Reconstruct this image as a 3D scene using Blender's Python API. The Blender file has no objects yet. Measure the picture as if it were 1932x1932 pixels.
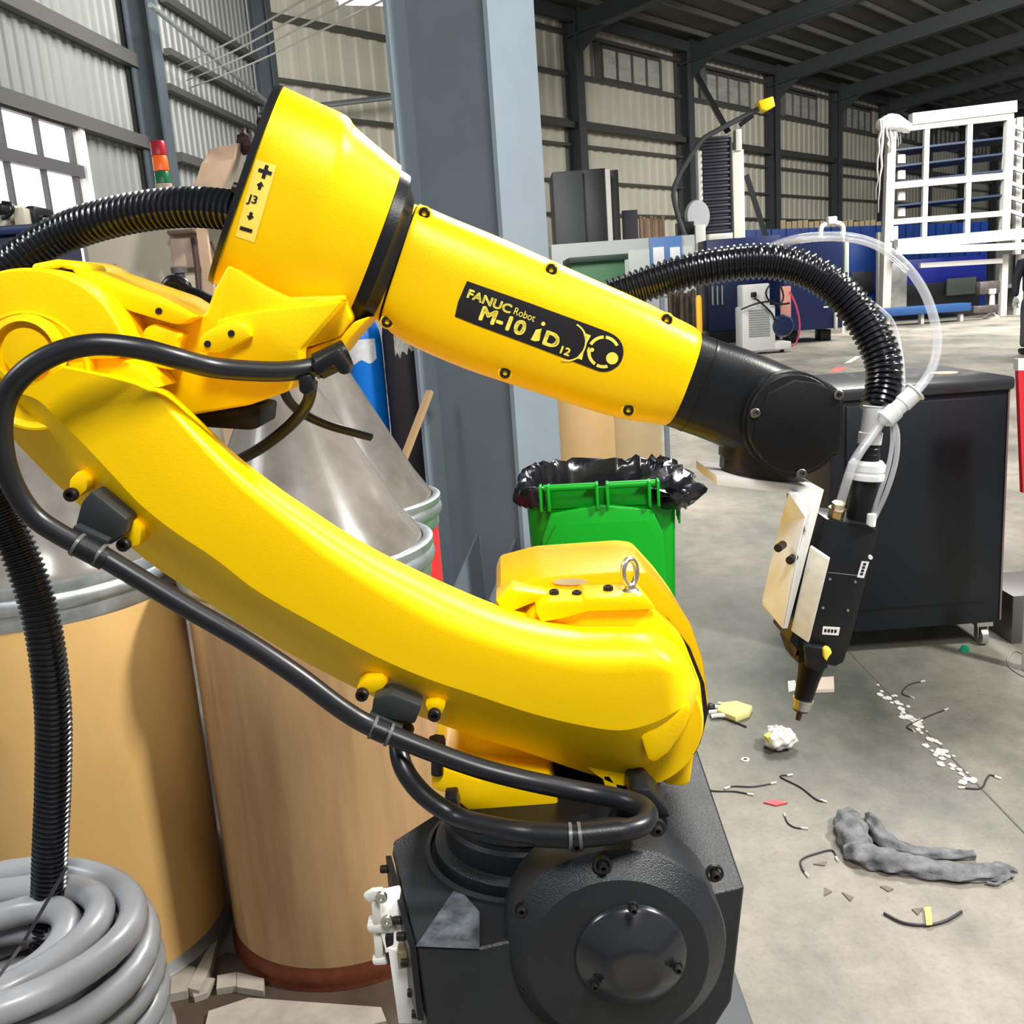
import bpy, bmesh, math, random
from mathutils import Vector, Matrix
from mathutils.bvhtree import BVHTree
random.seed(7)
PI = math.pi
C = bpy.context.scene.collection
SC = bpy.context.scene
# ------------------------------------------------------------------ camera
F = 1833.05; PITCH = 0.2173; ROLL = -0.07163; H = 1.42
_c, _s = math.cos(ROLL), math.sin(ROLL)
FW = Vector((0, math.cos(PITCH), -math.sin(PITCH)))
_r = Vector((1, 0, 0)); _u = _r.cross(FW)
RT = _c*_r + _s*_u; UP = -_s*_r + _c*_u
CAM = Vector((0, 0, H))
cd = bpy.data.cameras.new('camera'); co = bpy.data.objects.new('camera', cd); C.objects.link(co)
cd.sensor_width = 36; cd.lens = F/1932*36; cd.clip_start = .02; cd.clip_end = 300
co.matrix_world = Matrix(((RT.x, UP.x, -FW.x, 0), (RT.y, UP.y, -FW.y, 0), (RT.z, UP.z, -FW.z, H), (0, 0, 0, 1)))
SC.camera = co
# ------------------------------------------------------------------ world, lights, exposure
SC.view_settings.view_transform = 'Standard'; SC.view_settings.look = 'None'
SC.view_settings.exposure = 0.0; SC.view_settings.gamma = 1; SC.view_settings.use_curve_mapping = False
wd = bpy.data.worlds.new('hall_daylight'); SC.world = wd; wd.use_nodes = True
bg = wd.node_tree.nodes['Background']; bg.inputs[0].default_value = (.93, .97, 1, 1); bg.inputs[1].default_value = 0.30
def area(name, loc, target, size, power, col=(1, 1, 1), sy=None):
    l = bpy.data.lights.new(name, 'AREA'); l.energy = power; l.size = size; l.color = col
    if sy: l.shape = 'RECTANGLE'; l.size_y = sy
    o = bpy.data.objects.new(name, l); C.objects.link(o); o.location = loc
    o.rotation_euler = (Vector(target)-Vector(loc)).to_track_quat('-Z', 'Y').to_euler(); return o
area('bay_lamp_key', (3.4, .95, 4.2), (0.0, 1.4, .7), .45, 370, (1, .97, .92))
area('front_fill', (.6, -1.3, 4.3), (0.1, 1.1, .9), .9, 165, (1, .98, .95))  # added soft fill above the camera for front faces, no fixture there
area('left_fill', (-3.0, .6, 3.6), (.2, 1.3, .8), 1.0, 65, (.93, .97, 1))  # added fill from the left, stands in for the window's daylight
area('bay_lamp_mid', (3, 9, 7.2), (3, 9, 0), 3, 1300, (1, .98, .95))
area('bay_lamp_far', (12, 21, 7.4), (14, 24, 0), 5, 3000, (1, .98, .93))
area('bay_lamp_wall', (-1, 13, 7.0), (-3, 16, 2), 3, 900, (1, .98, .95))

# ------------------------------------------------------------------ geometry of the place from pixels
def ray(px, py): return ((px-966)/F)*RT - ((py-966)/F)*UP + FW
def W(px, py, Y):
    r = ray(px, py); return CAM + r*(Y/r.y)
def G(px, py, z=0.0):
    r = ray(px, py); return CAM + r*((z-H)/r.z)
def HIT(px, py, P, n):
    r = ray(px, py); return CAM + r*((P-CAM).dot(n)/r.dot(n))
def rpx(px, py, Y, r): return (W(px+r, py, Y)-W(px, py, Y)).length
AR, AL = 0.7254, 0.1013
uR = Vector((math.sin(AR), math.cos(AR), 0)); nR = Vector((uR.y, -uR.x, 0))   # nR points into the hall
uL = Vector((math.sin(AL), math.cos(AL), 0)); nL = Vector((uL.y, -uL.x, 0))
P1 = W(1095, 480, 29.0); P1.z = 0
CORNER = HIT(531, 500, P1, nR); CORNER.z = 0
def onR(px, py, off=0.0): return HIT(px, py, P1+nR*off, nR)
def onL(px, py, off=0.0): return HIT(px, py, CORNER+nL*off, nL)

# ------------------------------------------------------------------ materials
MATS = {}
def mat(name, col, rough=.5, metal=0, noise=0, nscale=8, col2=None, bump=0, bscale=60, coat=0, emit=0, alpha=1, stretch=None, trans=0, ior=1.45, spec=None, thresh=None):
    if name in MATS: return MATS[name]
    m = bpy.data.materials.new(name); m.use_nodes = True; nt = m.node_tree; b = nt.nodes['Principled BSDF']
    c = (col[0], col[1], col[2], 1)
    b.inputs['Base Color'].default_value = c; b.inputs['Roughness'].default_value = rough; b.inputs['Metallic'].default_value = metal
    b.inputs['Coat Weight'].default_value = coat; b.inputs['Coat Roughness'].default_value = .15
    b.inputs['Alpha'].default_value = alpha; b.inputs['Transmission Weight'].default_value = trans; b.inputs['IOR'].default_value = ior
    if spec is not None: b.inputs['Specular IOR Level'].default_value = spec
    if emit: b.inputs['Emission Color'].default_value = c; b.inputs['Emission Strength'].default_value = emit
    tc = nt.nodes.new('ShaderNodeTexCoord'); mp = nt.nodes.new('ShaderNodeMapping'); nt.links.new(tc.outputs['Object'], mp.inputs[0])
    if stretch: mp.inputs['Scale'].default_value = stretch
    if noise:
        n = nt.nodes.new('ShaderNodeTexNoise'); n.inputs['Scale'].default_value = nscale; n.inputs['Detail'].default_value = 6; n.inputs['Roughness'].default_value = .6
        nt.links.new(mp.outputs[0], n.inputs[0])
        rp = nt.nodes.new('ShaderNodeValToRGB'); lo, hi = thresh or (.32, .68)
        rp.color_ramp.elements[0].position = lo; rp.color_ramp.elements[1].position = hi
        c2 = col2 or tuple(x*(1-noise) for x in col)
        rp.color_ramp.elements[0].color = (c2[0], c2[1], c2[2], 1); rp.color_ramp.elements[1].color = c
        nt.links.new(n.outputs[0], rp.inputs[0]); nt.links.new(rp.outputs[0], b.inputs['Base Color'])
    if bump:
        n2 = nt.nodes.new('ShaderNodeTexNoise'); n2.inputs['Scale'].default_value = bscale; n2.inputs['Detail'].default_value = 3
        nt.links.new(tc.outputs['Object'], n2.inputs[0]); bp = nt.nodes.new('ShaderNodeBump'); bp.inputs['Strength'].default_value = bump; bp.inputs['Distance'].default_value = .002
        nt.links.new(n2.outputs[0], bp.inputs['Height']); nt.links.new(bp.outputs[0], b.inputs['Normal'])
    MATS[name] = m; return m
YEL = mat('yellow_paint', (1.0, .63, .0), .36, bump=.12, bscale=500, noise=.04, nscale=3, spec=.28)
YELD = mat('yellow_label', (1.0, .78, .12), .5)
INK = mat('black_print', (.012, .010, .014), .45)
LEMON = mat('yellow_print', (1.0, .86, .10), .5)
BLK = mat('black_satin', (.008, .009, .011), .36, bump=.1, bscale=500, spec=.4)
BLKM = mat('black_matte_cover', (.006, .006, .007), .45, bump=.1, bscale=500, spec=.3)
BLKC = mat('black_cast_paint', (.014, .017, .021), .33, bump=.35, bscale=750, noise=.25, nscale=14)
RUB = mat('black_rubber', (.009, .010, .013), .34)
HOSE = mat('black_corrugated_plastic', (.010, .011, .015), .22, coat=.3)
STEEL = mat('bright_steel', (.62, .60, .56), .35, 1)
BOLT = mat('dark_bolt_steel', (.03, .025, .025), .4, .6)
GALV = mat('galvanised_steel', (.62, .68, .70), .38, .85, noise=.3, nscale=22)
WHP = mat('white_plastic', (.82, .83, .84), .35)
ALU = mat('milled_aluminium', (.80, .78, .75), .5, 0, noise=.12, nscale=9)
BRASS = mat('brass', (.55, .42, .18), .3, 1)
CLEAR = mat('clear_tube', (.80, .82, .86), .10, alpha=.30, coat=1)
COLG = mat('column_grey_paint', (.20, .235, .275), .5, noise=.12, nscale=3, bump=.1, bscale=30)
COLL = mat('column_paint_lit', (.30, .365, .42), .42, noise=.08, nscale=4)  # same paint as the web; light on the flanges put into the colour
DKSTEEL = mat('dark_grey_steel', (.055, .062, .066), .55)
GIRT = mat('girt_grey', (.075, .075, .068), .5)
WALLR = mat('beige_panel', (.60, .57, .47), .6, noise=.16, nscale=.5)
WALLL = mat('grey_panel', (.22, .23, .215), .45, noise=.15, nscale=.9, stretch=(1, 1, .2))
ROOF = mat('roof_panel', (.11, .11, .095), .6, noise=.25, nscale=.3)
PURL = mat('purlin_steel', (.17, .17, .15), .5)
GREEN = mat('green_plastic', (.0, .33, .012), .36, bump=.1, bscale=40)
BAG = mat('black_bin_bag', (.012, .012, .016), .2, bump=.6, bscale=40, coat=.5)
KRAFT = mat('brown_fibre_board', (.44, .275, .13), .5, noise=.35, nscale=11, stretch=(1, 1, .10), col2=(.24, .135, .065), thresh=(.28, .6))
KRAFT2 = mat('yellow_fibre_board', (.60, .37, .13), .5, noise=.2, nscale=3, stretch=(1, 1, .5))
REDP = mat('red_paint', (.55, .02, .03), .45)
HOOD = mat('smoked_plastic_hood', (.27, .245, .215), .25, alpha=.84, noise=.4, nscale=5, col2=(.13, .115, .10), coat=.3)
BLUC = mat('blue_cylinder_paint', (.0, .16, .62), .35)
BLUD = mat('dark_blue_paint', (.008, .018, .085), .4)
BLUB = mat('bright_blue_sheet', (.0, .040, .25), .45)
WHT = mat('white_steel', (.66, .65, .60), .45)
CREAM = mat('cream_paint', (.64, .58, .44), .5, noise=.15, nscale=2)
PLY = mat('plywood', (.66, .45, .30), .6, noise=.25, nscale=6)
GREYM = mat('machine_grey', (.46, .49, .48), .5)
NAVYB = mat('black_blue_cabinet', (.004, .006, .010), .38, noise=.2, nscale=2)
CABLE = mat('grey_cable_sheath', (.34, .35, .37), .38, noise=.25, nscale=7, coat=.2)
WOOD = mat('grey_wood', (.40, .36, .30), .75, noise=.35, nscale=12)
WOODB = mat('dark_brown_board', (.075, .05, .035), .6, noise=.4, nscale=9)
RUST = mat('rusty_band', (.20, .055, .025), .5, .5, noise=.3, nscale=30)
def glowmat(name, col, e): return mat(name, col, .5, emit=e)
SKYW = glowmat('daylight_pane', (1, .99, .96), 1.6)

def floor_material():
    m = bpy.data.materials.new('worn_concrete'); m.use_nodes = True; nt = m.node_tree; b = nt.nodes['Principled BSDF']; L = nt.links
    N = nt.nodes.new; tc = N('ShaderNodeTexCoord')
    def noise(s, d=6, r=.6, st=None):
        n = N('ShaderNodeTexNoise'); n.inputs['Scale'].default_value = s; n.inputs['Detail'].default_value = d; n.inputs['Roughness'].default_value = r
        if st:
            mp = N('ShaderNodeMapping'); mp.inputs['Scale'].default_value = st; L.new(tc.outputs['Object'], mp.inputs[0]); L.new(mp.outputs[0], n.inputs[0])
        else: L.new(tc.outputs['Object'], n.inputs[0])
        return n
    def ramp(src, a, ca, z, cz):
        r = N('ShaderNodeValToRGB'); r.color_ramp.elements[0].position = a; r.color_ramp.elements[1].position = z
        r.color_ramp.elements[0].color = (*ca, 1); r.color_ramp.elements[1].color = (*cz, 1); L.new(src, r.inputs[0]); return r
    n1 = noise(1.1, 8, .62, (1, .45, 1)); r1 = ramp(n1.outputs[0], .34, (.12, .12, .105), .66, (.43, .378, .31))
    n2 = noise(9, 8, .7); r2 = ramp(n2.outputs[0], .3, (.62, .62, .62), .6, (1, 1, 1))
    mx = N('ShaderNodeMixRGB'); mx.blend_type = 'MULTIPLY'; mx.inputs[0].default_value = .7; L.new(r1.outputs[0], mx.inputs[1]); L.new(r2.outputs[0], mx.inputs[2])
    n3 = noise(.45, 3, .5); r3 = ramp(n3.outputs[0], .42, (.55, .60, .60), .60, (1, 1, 1))
    m2 = N('ShaderNodeMixRGB'); m2.blend_type = 'MULTIPLY'; m2.inputs[0].default_value = .8; L.new(mx.outputs[0], m2.inputs[1]); L.new(r3.outputs[0], m2.inputs[2])
    n4 = noise(70, 4, .7); r4 = ramp(n4.outputs[0], .32, (.75, .72, .66), .5, (1, 1, 1))
    m3 = N('ShaderNodeMixRGB'); m3.blend_type = 'MULTIPLY'; m3.inputs[0].default_value = .6; L.new(m2.outputs[0], m3.inputs[1]); L.new(r4.outputs[0], m3.inputs[2])
    # old oil-darkened patch in the slab beyond the robot
    st = N('ShaderNodeVectorMath'); st.operation = 'DISTANCE'; c = G(1390, 1270, 0); L.new(tc.outputs['Object'], st.inputs[0]); st.inputs[1].default_value = (c.x, c.y, .0)
    ad = N('ShaderNodeMath'); ad.operation = 'ADD'; L.new(st.outputs['Value'], ad.inputs[0]); sc = N('ShaderNodeMath'); sc.operation = 'MULTIPLY'; sc.inputs[1].default_value = 1.3; L.new(noise(1.6, 6, .6).outputs[0], sc.inputs[0]); L.new(sc.outputs[0], ad.inputs[1])
    r5 = ramp(ad.outputs[0], .55, (.60, .66, .61), 1.0, (1, 1, 1)); mr = N('ShaderNodeMapRange'); mr.inputs['From Min'].default_value = .6; mr.inputs['From Max'].default_value = 2.1; L.new(ad.outputs[0], mr.inputs[0]); L.new(mr.outputs[0], r5.inputs[0]); r5.color_ramp.elements[0].position = 0
    m4 = N('ShaderNodeMixRGB'); m4.blend_type = 'MULTIPLY'; m4.inputs[0].default_value = 1; L.new(m3.outputs[0], m4.inputs[1]); L.new(r5.outputs[0], m4.inputs[2])
    L.new(m4.outputs[0], b.inputs['Base Color']); b.inputs['Roughness'].default_value = .62
    bp = N('ShaderNodeBump'); bp.inputs['Strength'].default_value = .15; bp.inputs['Distance'].default_value = .004; L.new(n2.outputs[0], bp.inputs['Height']); L.new(bp.outputs[0], b.inputs['Normal'])
    return m
FLOORM = floor_material()

# ------------------------------------------------------------------ mesh pieces
class MB:
    def __init__(s): s.v = []; s.f = []
    def add(s, v, f):
        o = len(s.v); s.v += [Vector(x) for x in v]; s.f += [tuple(i+o for i in q) for q in f]; return s
    def bm(s, b):
        b.verts.index_update(); o = len(s.v); s.v += [v.co.copy() for v in b.verts]; s.f += [tuple(v.index+o for v in f.verts) for f in b.faces]; b.free(); return s
    def box(s, c, d, rot=None, bev=0):
        b = bmesh.new(); bmesh.ops.create_cube(b, size=1)
        for v in b.verts: v.co = Vector((v.co.x*d[0], v.co.y*d[1], v.co.z*d[2]))
        if bev: bmesh.ops.bevel(b, geom=b.edges[:], offset=bev, segments=2, affect='EDGES', profile=.5)
        if rot is not None:
            R = rot if isinstance(rot, Matrix) else Matrix.Rotation(rot, 3, 'Z')
            for v in b.verts: v.co = R @ v.co
        for v in b.verts: v.co += Vector(c)
        return s.bm(b)
    def bar(s, a, b_, w, h, up=(0, 0, 1)):
        a = Vector(a); b_ = Vector(b_); d = (b_-a); L = d.length; d.normalize(); u = Vector(up)
        x = d.cross(u)
        if x.length < 1e-4: x = d.cross(Vector((0, 1, 0)))
        x.normalize(); y = x.cross(d)
        vs = []
        for p in (a, b_):
            for sx, sy in ((-1, -1), (1, -1), (1, 1), (-1, 1)): vs.append(p+x*sx*w/2+y*sy*h/2)
        return s.add(vs, [(3, 2, 1, 0), (4, 5, 6, 7), (0, 1, 5, 4), (1, 2, 6, 5), (2, 3, 7, 6), (3, 0, 4, 7)])
    def prism(s, pts, ext, bev=0, seg=2):
        b = bmesh.new(); vs = [b.verts.new(p) for p in pts]; f = b.faces.new(vs)
        r = bmesh.ops.extrude_face_region(b, geom=[f]); nv = [g for g in r['geom'] if isinstance(g, bmesh.types.BMVert)]
        for v in nv: v.co += Vector(ext)
        bmesh.ops.recalc_face_normals(b, faces=b.faces[:])
        if bev:
            bmesh.ops.bevel(b, geom=b.edges[:], offset=bev, segments=seg, affect='EDGES', profile=.5, clamp_overlap=True)
        bmesh.ops.triangulate(b, faces=[f for f in b.faces if len(f.verts) > 4])
        return s.bm(b)
    def slab(s, px, Yf, Yb, bev=0, seg=2): return s.prism([W(x, y, Yf) for x, y in px], (0, Yb-Yf, 0), bev, seg)
    def gprism(s, px, z0, z1, bev=0):
        return s.prism([G(x, y, z0) for x, y in px], (0, 0, z1-z0), bev)
    def ringloft(s, rings, cap=True, closed=True):
        o = len(s.v); n = len(rings[0])
        for r in rings: s.v += [Vector(p) for p in r]
        for i in range(len(rings)-1):
            for j in range(n if closed else n-1):
                k = (j+1) % n; s.f.append((o+i*n+j, o+i*n+k, o+(i+1)*n+k, o+(i+1)*n+j))
        if cap: s.f.append(tuple(o+j for j in range(n))[::-1]); s.f.append(tuple(o+(len(rings)-1)*n+j for j in range(n)))
        return s
    def lathe(s, org, axis, prof, n=32, cap=True):
        a = Vector(axis).normalized(); x = a.orthogonal().normalized(); y = a.cross(x); org = Vector(org)
        rings = [[org+a*h+(x*math.cos(2*PI*j/n)+y*math.sin(2*PI*j/n))*max(r, 1e-5) for j in range(n)] for r, h in prof]
        return s.ringloft(rings, cap)
    def cyl(s, a, b_, r, n=20, r2=None):
        a = Vector(a); d = Vector(b_)-a; return s.lathe(a, d, [(r, 0), (r2 if r2 is not None else r, d.length)], n)
    def barrel(s, st, n=40, e=2.5, sub=4, face=None):
        D = Vector((0, 1, 0))
        if face is not None:      # depth axis of the part: square to the sight line at this station
            (t, b, yc, hd) = face; T = W(*t, yc); B = W(*b, yc); u = (T-B).normalized(); D = ((T+B)/2-CAM); D = (D-u*D.dot(u)).normalized()
        st = spline([(*t, *b, yc, hd) for (t, b, yc, hd) in st], sub)
        rings = []
        for q in st:
            yc, hd = q[4], q[5]; T = W(q[0], q[1], yc); B = W(q[2], q[3], yc); c = (T+B)/2; u = (T-B)/2
            rg = []
            for j in range(n):
                t = 2*PI*j/n; a = math.cos(t); b2 = math.sin(t)
                a = math.copysign(abs(a)**(2/e), a); b2 = math.copysign(abs(b2)**(2/e), b2)
                rg.append(c+u*a+D*(hd*b2))
            rings.append(rg)
        return s.ringloft(rings)
    def tube(s, pts, r, n=12, sub=6, ribs=0, cap=True, depth=.84):
        P = [Vector(p) for p in spline([tuple(p) for p in pts], sub)] if sub > 1 else [Vector(p) for p in pts]
        if ribs:
            L = [0]
            for i in range(1, len(P)): L.append(L[-1]+(P[i]-P[i-1]).length)
            k = int(L[-1]/ribs)*4; Q = []; j = 0
            for i in range(k+1):
                t = L[-1]*i/k
                while j < len(P)-2 and L[j+1] < t: j += 1
                f = (t-L[j])/max(1e-9, L[j+1]-L[j]); Q.append(P[j].lerp(P[j+1], f))
            P = Q
        rings = []; d = (P[1]-P[0]).normalized(); x = d.orthogonal().normalized()
        for i, p in enumerate(P):
            d = (P[min(i+1, len(P)-1)]-P[max(i-1, 0)]).normalized(); x = (x-d*x.dot(d)).normalized(); y = d.cross(x)
            rr = r(i/(len(P)-1)) if callable(r) else r
            if ribs: rr *= (1, 1, depth, depth)[i % 4]
            rings.append([p+(x*math.cos(2*PI*j/n)+y*math.sin(2*PI*j/n))*rr for j in range(n)])
        return s.ringloft(rings, cap)
    def build(s, name, m, parent=None, smooth=35, sub=0):
        me = bpy.data.meshes.new(name); me.from_pydata([tuple(v) for v in s.v], [], s.f); me.validate()
        b = bmesh.new(); b.from_mesh(me); bmesh.ops.recalc_face_normals(b, faces=b.faces[:]); b.to_mesh(me); b.free()
        me.materials.append(m)
        if smooth:
            me.polygons.foreach_set('use_smooth', [True]*len(me.polygons)); me.set_sharp_from_angle(angle=math.radians(smooth))
        o = bpy.data.objects.new(name, me); C.objects.link(o)
        if parent: setpar(o, parent)
        return o
def spline(pts, sub):
    if len(pts) < 3 or sub <= 1: return [tuple(p) for p in pts] if sub <= 1 else [tuple(a+(b-a)*k/sub for a, b in zip(pts[0], pts[1])) for k in range(sub+1)]
    out = []; n = len(pts)
    for i in range(n-1):
        p0 = pts[max(i-1, 0)]; p1 = pts[i]; p2 = pts[i+1]; p3 = pts[min(i+2, n-1)]
        for k in range(sub):
            t = k/sub; t2 = t*t; t3 = t2*t
            out.append(tuple(.5*((2*b)+(-a+c)*t+(2*a-5*b+4*c-d)*t2+(-a+3*b-3*c+d)*t3) for a, b, c, d in zip(p0, p1, p2, p3)))
    out.append(tuple(pts[-1])); return out
def wm(o):
    m = Matrix.Translation(o.location) @ o.rotation_euler.to_matrix().to_4x4() @ Matrix.Diagonal((*o.scale, 1))
    return (wm(o.parent) @ o.matrix_parent_inverse @ m) if o.parent else m
def setpar(o, p): o.parent = p; o.matrix_parent_inverse = wm(p).inverted()
def tag(o, label=None, cat=None, group=None, kind=None):
    if label: o['label'] = label
    if cat: o['category'] = cat
    if group: o['group'] = group
    if kind: o['kind'] = kind
    return o
def thing(name, loc, label, cat, group=None):
    o = bpy.data.objects.new(name, None); o.empty_display_size = .1; C.objects.link(o); o.location = loc; return tag(o, label, cat, group)
def struct(o): o['kind'] = 'structure'; return o
def inst(o, loc, parent=None, rot=None, name=None, scale=None):
    c = bpy.data.objects.new(name or o.name.split('.')[0], o.data); C.objects.link(c); c.location = loc
    if rot: c.rotation_euler = rot
    if scale: c.scale = scale
    if parent: setpar(c, parent)
    return c
def meshdata(name, mb, m, smooth=35):
    o = mb.build(name, m, None, smooth); return o
def bolt_at(loc, parent, r=.006, d=(0, -1, 0), h=.006, m=None, name='bolt'):
    d = Vector(d).normalized(); mb = MB()
    mb.lathe(loc, d, [(r, 0), (r, h*.8), (r*.85, h), (r*.5, h), (r*.45, h*.45), (0, h*.45)], 12, cap=False)
    return mb.build(name, m or BOLT, parent)
def textpx(s, size_px, org, ang, Y, shear=0, bold=0, sx=1.0, spacing=1.0):
    """flat lettering as vertices in photo pixels; returns (pts2d, faces)"""
    cu = bpy.data.curves.new('t', 'FONT'); cu.body = s; cu.size = 1; cu.shear = shear; cu.offset = bold; cu.space_character = spacing; cu.resolution_u = 6
    o = bpy.data.objects.new('t', cu); C.objects.link(o); bpy.context.view_layer.update()
    me = bpy.data.meshes.new_from_object(o.evaluated_get(bpy.context.evaluated_depsgraph_get()))
    pts = [(v.co.x*sx*size_px, v.co.y*size_px) for v in me.vertices]; fs = [tuple(p.vertices) for p in me.polygons]
    bpy.data.objects.remove(o); bpy.data.curves.remove(cu)
    c, s_ = math.cos(ang), math.sin(ang)
    return [(org[0]+x*c+y*s_, org[1]+x*s_-y*c) for x, y in pts], fs
def bvh(objs):
    V = []; Fc = []
    for o in objs:
        n = len(V); M = wm(o); V += [M @ v.co for v in o.data.vertices]; Fc += [tuple(i+n for i in p.vertices) for p in o.data.polygons]
    return BVHTree.FromPolygons(V, Fc)
def decal(name, pts, faces, Y, tree, off, m, parent, cuts=0):
    """thin print laid on a real surface"""
    b = bmesh.new(); vs = [b.verts.new(W(x, y, Y)) for x, y in pts]
    for f in faces:
        try: b.faces.new([vs[i] for i in f])
        except ValueError: pass
    if cuts:
        bmesh.ops.triangulate(b, faces=b.faces[:])
        for _ in range(cuts): bmesh.ops.subdivide_edges(b, edges=[e for e in b.edges if e.calc_length() > .006], cuts=1, use_grid_fill=False); bmesh.ops.triangulate(b, faces=b.faces[:])
    for v in b.verts:
        d = (v.co-CAM).normalized(); h = tree.ray_cast(CAM, d)
        if h[0] is not None and abs(h[0].y-v.co.y) < .2: v.co = h[0]-d*off
    r = bmesh.ops.recalc_face_normals(b, faces=b.faces[:])
    mb = MB(); mb.bm(b); return mb.build(name, m, parent, smooth=60)
def circ(cx, cy, r, n=24, a0=0, a1=2*PI, ry=None): return [(cx+r*math.cos(a0+(a1-a0)*i/n), cy+(ry or r)*math.sin(a0+(a1-a0)*i/n)) for i in range(n if abs(a1-a0-2*PI) < 1e-6 else n+1)]

# ================================================================== THE HALL
def quad(mb, a, b, c, d): mb.add([a, b, c, d], [(0, 1, 2, 3)])
fl = MB(); fl.box((8, 22, -.05), (60, 64, .1)); FLOOR = struct(fl.build('floor', FLOORM, None, 0))
# saw cut in the slab with spilled plaster along it
a_, b_ = G(1612, 1240, .0), G(1960, 1600, .0); d_ = (b_-a_).normalized()
mb = MB(); mb.bar(a_-d_*.5+Vector((0, 0, .0008)), b_+d_*.2+Vector((0, 0, .0008)), .005, .002)
mb.build('joint', mat('joint_filler', (.12, .11, .10), .8), FLOOR, 0)
random.seed(5)
mb = MB()
SP = mat('white_spill', (.58, .56, .52), .8)
for k in range(75):
    t = random.random(); base = G(1665+t*175, 1300+t*190, 0); t2 = random.gauss(.5, .25)
    c = base+Vector((random.gauss(0, .014), random.gauss(0, .028), .0008+k*.00002)); r = random.uniform(.003, .012)
    n = 9; pts = [c+Vector((math.cos(2*PI*i/n)*r*random.uniform(.75, 1.15), math.sin(2*PI*i/n)*r*1.4*random.uniform(.75, 1.15), 0)) for i in range(n)]
    mb.prism(pts, (0, 0, .0012))
tag(mb.build('plaster_spill', SP, None, 0), 'flakes of white dried spill along the joint in the floor', 'spill', kind='stuff')

def corr(name, P0, d, nrm, L, z0, z1, m, pitch=.3, dep=.035):
    mb = MB(); n = int(L/pitch); prof = [(0, 0), (.36, 0), (.46, 1), (.9, 1)]; pts = []
    for i in range(n):
        for a, h in prof: pts.append((i*pitch+a*pitch, -dep*h))
    vs = []
    for s_, h in pts:
        p = P0+d*s_+nrm*h; vs += [Vector((p.x, p.y, z0)), Vector((p.x, p.y, z1))]
    mb.add(vs, [(2*i, 2*i+2, 2*i+3, 2*i+1) for i in range(len(pts)-1)])
    return struct(mb.build(name, m, None, 0))
ZE = onR(1290, 83).z
s0 = (CORNER-P1).dot(uR); s1 = 75
wr = corr('wall_right', P1+uR*s0, uR, nR, s1-s0, 0, ZE+1.2, WALLR, .45, .05)
wl = corr('wall_left', CORNER-uL*17.5, uL, nL, 17.5, 0, ZE+1.2, WALLL, .24, .03)
# girts of the right wall: (pixel on line, size)
def sR(p): return (p-P1).dot(uR)
gz = [onR(1111, 75).z, onR(1115, 152).z, onR(1118, 236).z, onR(1119, 280).z, onR(1176, 349).z, onR(1262, 409).z]
gh = [.10, .10, .06, .07, .055, .055]
for z, h in zip(gz, gh):
    mb = MB(); a = P1+uR*s0+nR*.10; b = P1+uR*s1+nR*.10; a.z = b.z = z; mb.bar(a, b, .16, h); mb.build('girt', GIRT, wr, 0)
mb = MB(); a = P1+uR*(-4.5)+nR*.28; b = P1+uR*s1+nR*.28; a.z = b.z = onR(1118, 246).z; mb.bar(a, b, .14, .16); mb.build('crane_rail', mat('rail_steel', (.06, .06, .055), .6), wr, 0)
# wall columns
CS = [sR(onR(x, 300, .3)) for x in (1092, 1297, 1459, 1577, 1668)]; bay = (CS[4]-CS[0])/4
CS = [CS[0]-bay*k for k in (3, 2, 1)]+CS+[CS[4]+bay*k for k in (1, 2, 3, 4)]
def hcol(mb, p, d, nrm, w, dep, z0, z1, t=.03):
    for sgn in (-1, 1):
        c = p+nrm*(sgn*dep/2); mb.bar(Vector((c.x, c.y, z0)), Vector((c.x, c.y, z1)), w, t, up=nrm)
    mb.bar(Vector((p.x, p.y, z0)), Vector((p.x, p.y, z1)), t, dep, up=nrm)
names = ['steel column of the right wall behind the grey pillar', 'hidden steel column of the right wall', 'steel column of the right wall next to the grey pillar',
         'dark steel wall column above the tall black machine hood', 'dark steel wall column left of the black bellows', 'dark steel wall column behind the yellow block on the boom',
         'dark steel wall column third from the white rack', 'dark steel wall column just left of the white rack', 'dark steel wall column seen through the white rack']
for i, s_ in enumerate(CS):
    if s_ < s0: continue
    p = P1+uR*s_+nR*.30; mb = MB(); hcol(mb, p, uR, nR, .34, .40, 0, ZE-.1)
    root = thing('wall_column', (p.x, p.y, 0), names[min(i, 8)] if i < 8 else 'dark steel wall column behind or beyond the white rack', 'column', 'steel columns of the right wall')
    if i >= 8: root['group'] = 'far wall columns beyond the rack'
    mb.build('shaft', DKSTEEL, root, 0)
    mb = MB(); q = p+nR*.3; q.z = ZE-1.0; r_ = p+nR*1.5; r_.z = ZE-.05
    mb.prism([Vector((p.x, p.y, ZE-1.25))+nR*.19-uR*.03, Vector((p.x, p.y, ZE-.55))+nR*1.2-uR*.03, Vector((p.x, p.y, ZE+.0))+nR*.19-uR*.03], uR*.06)
    mb.build('haunch', DKSTEEL, root, 0)
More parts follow.
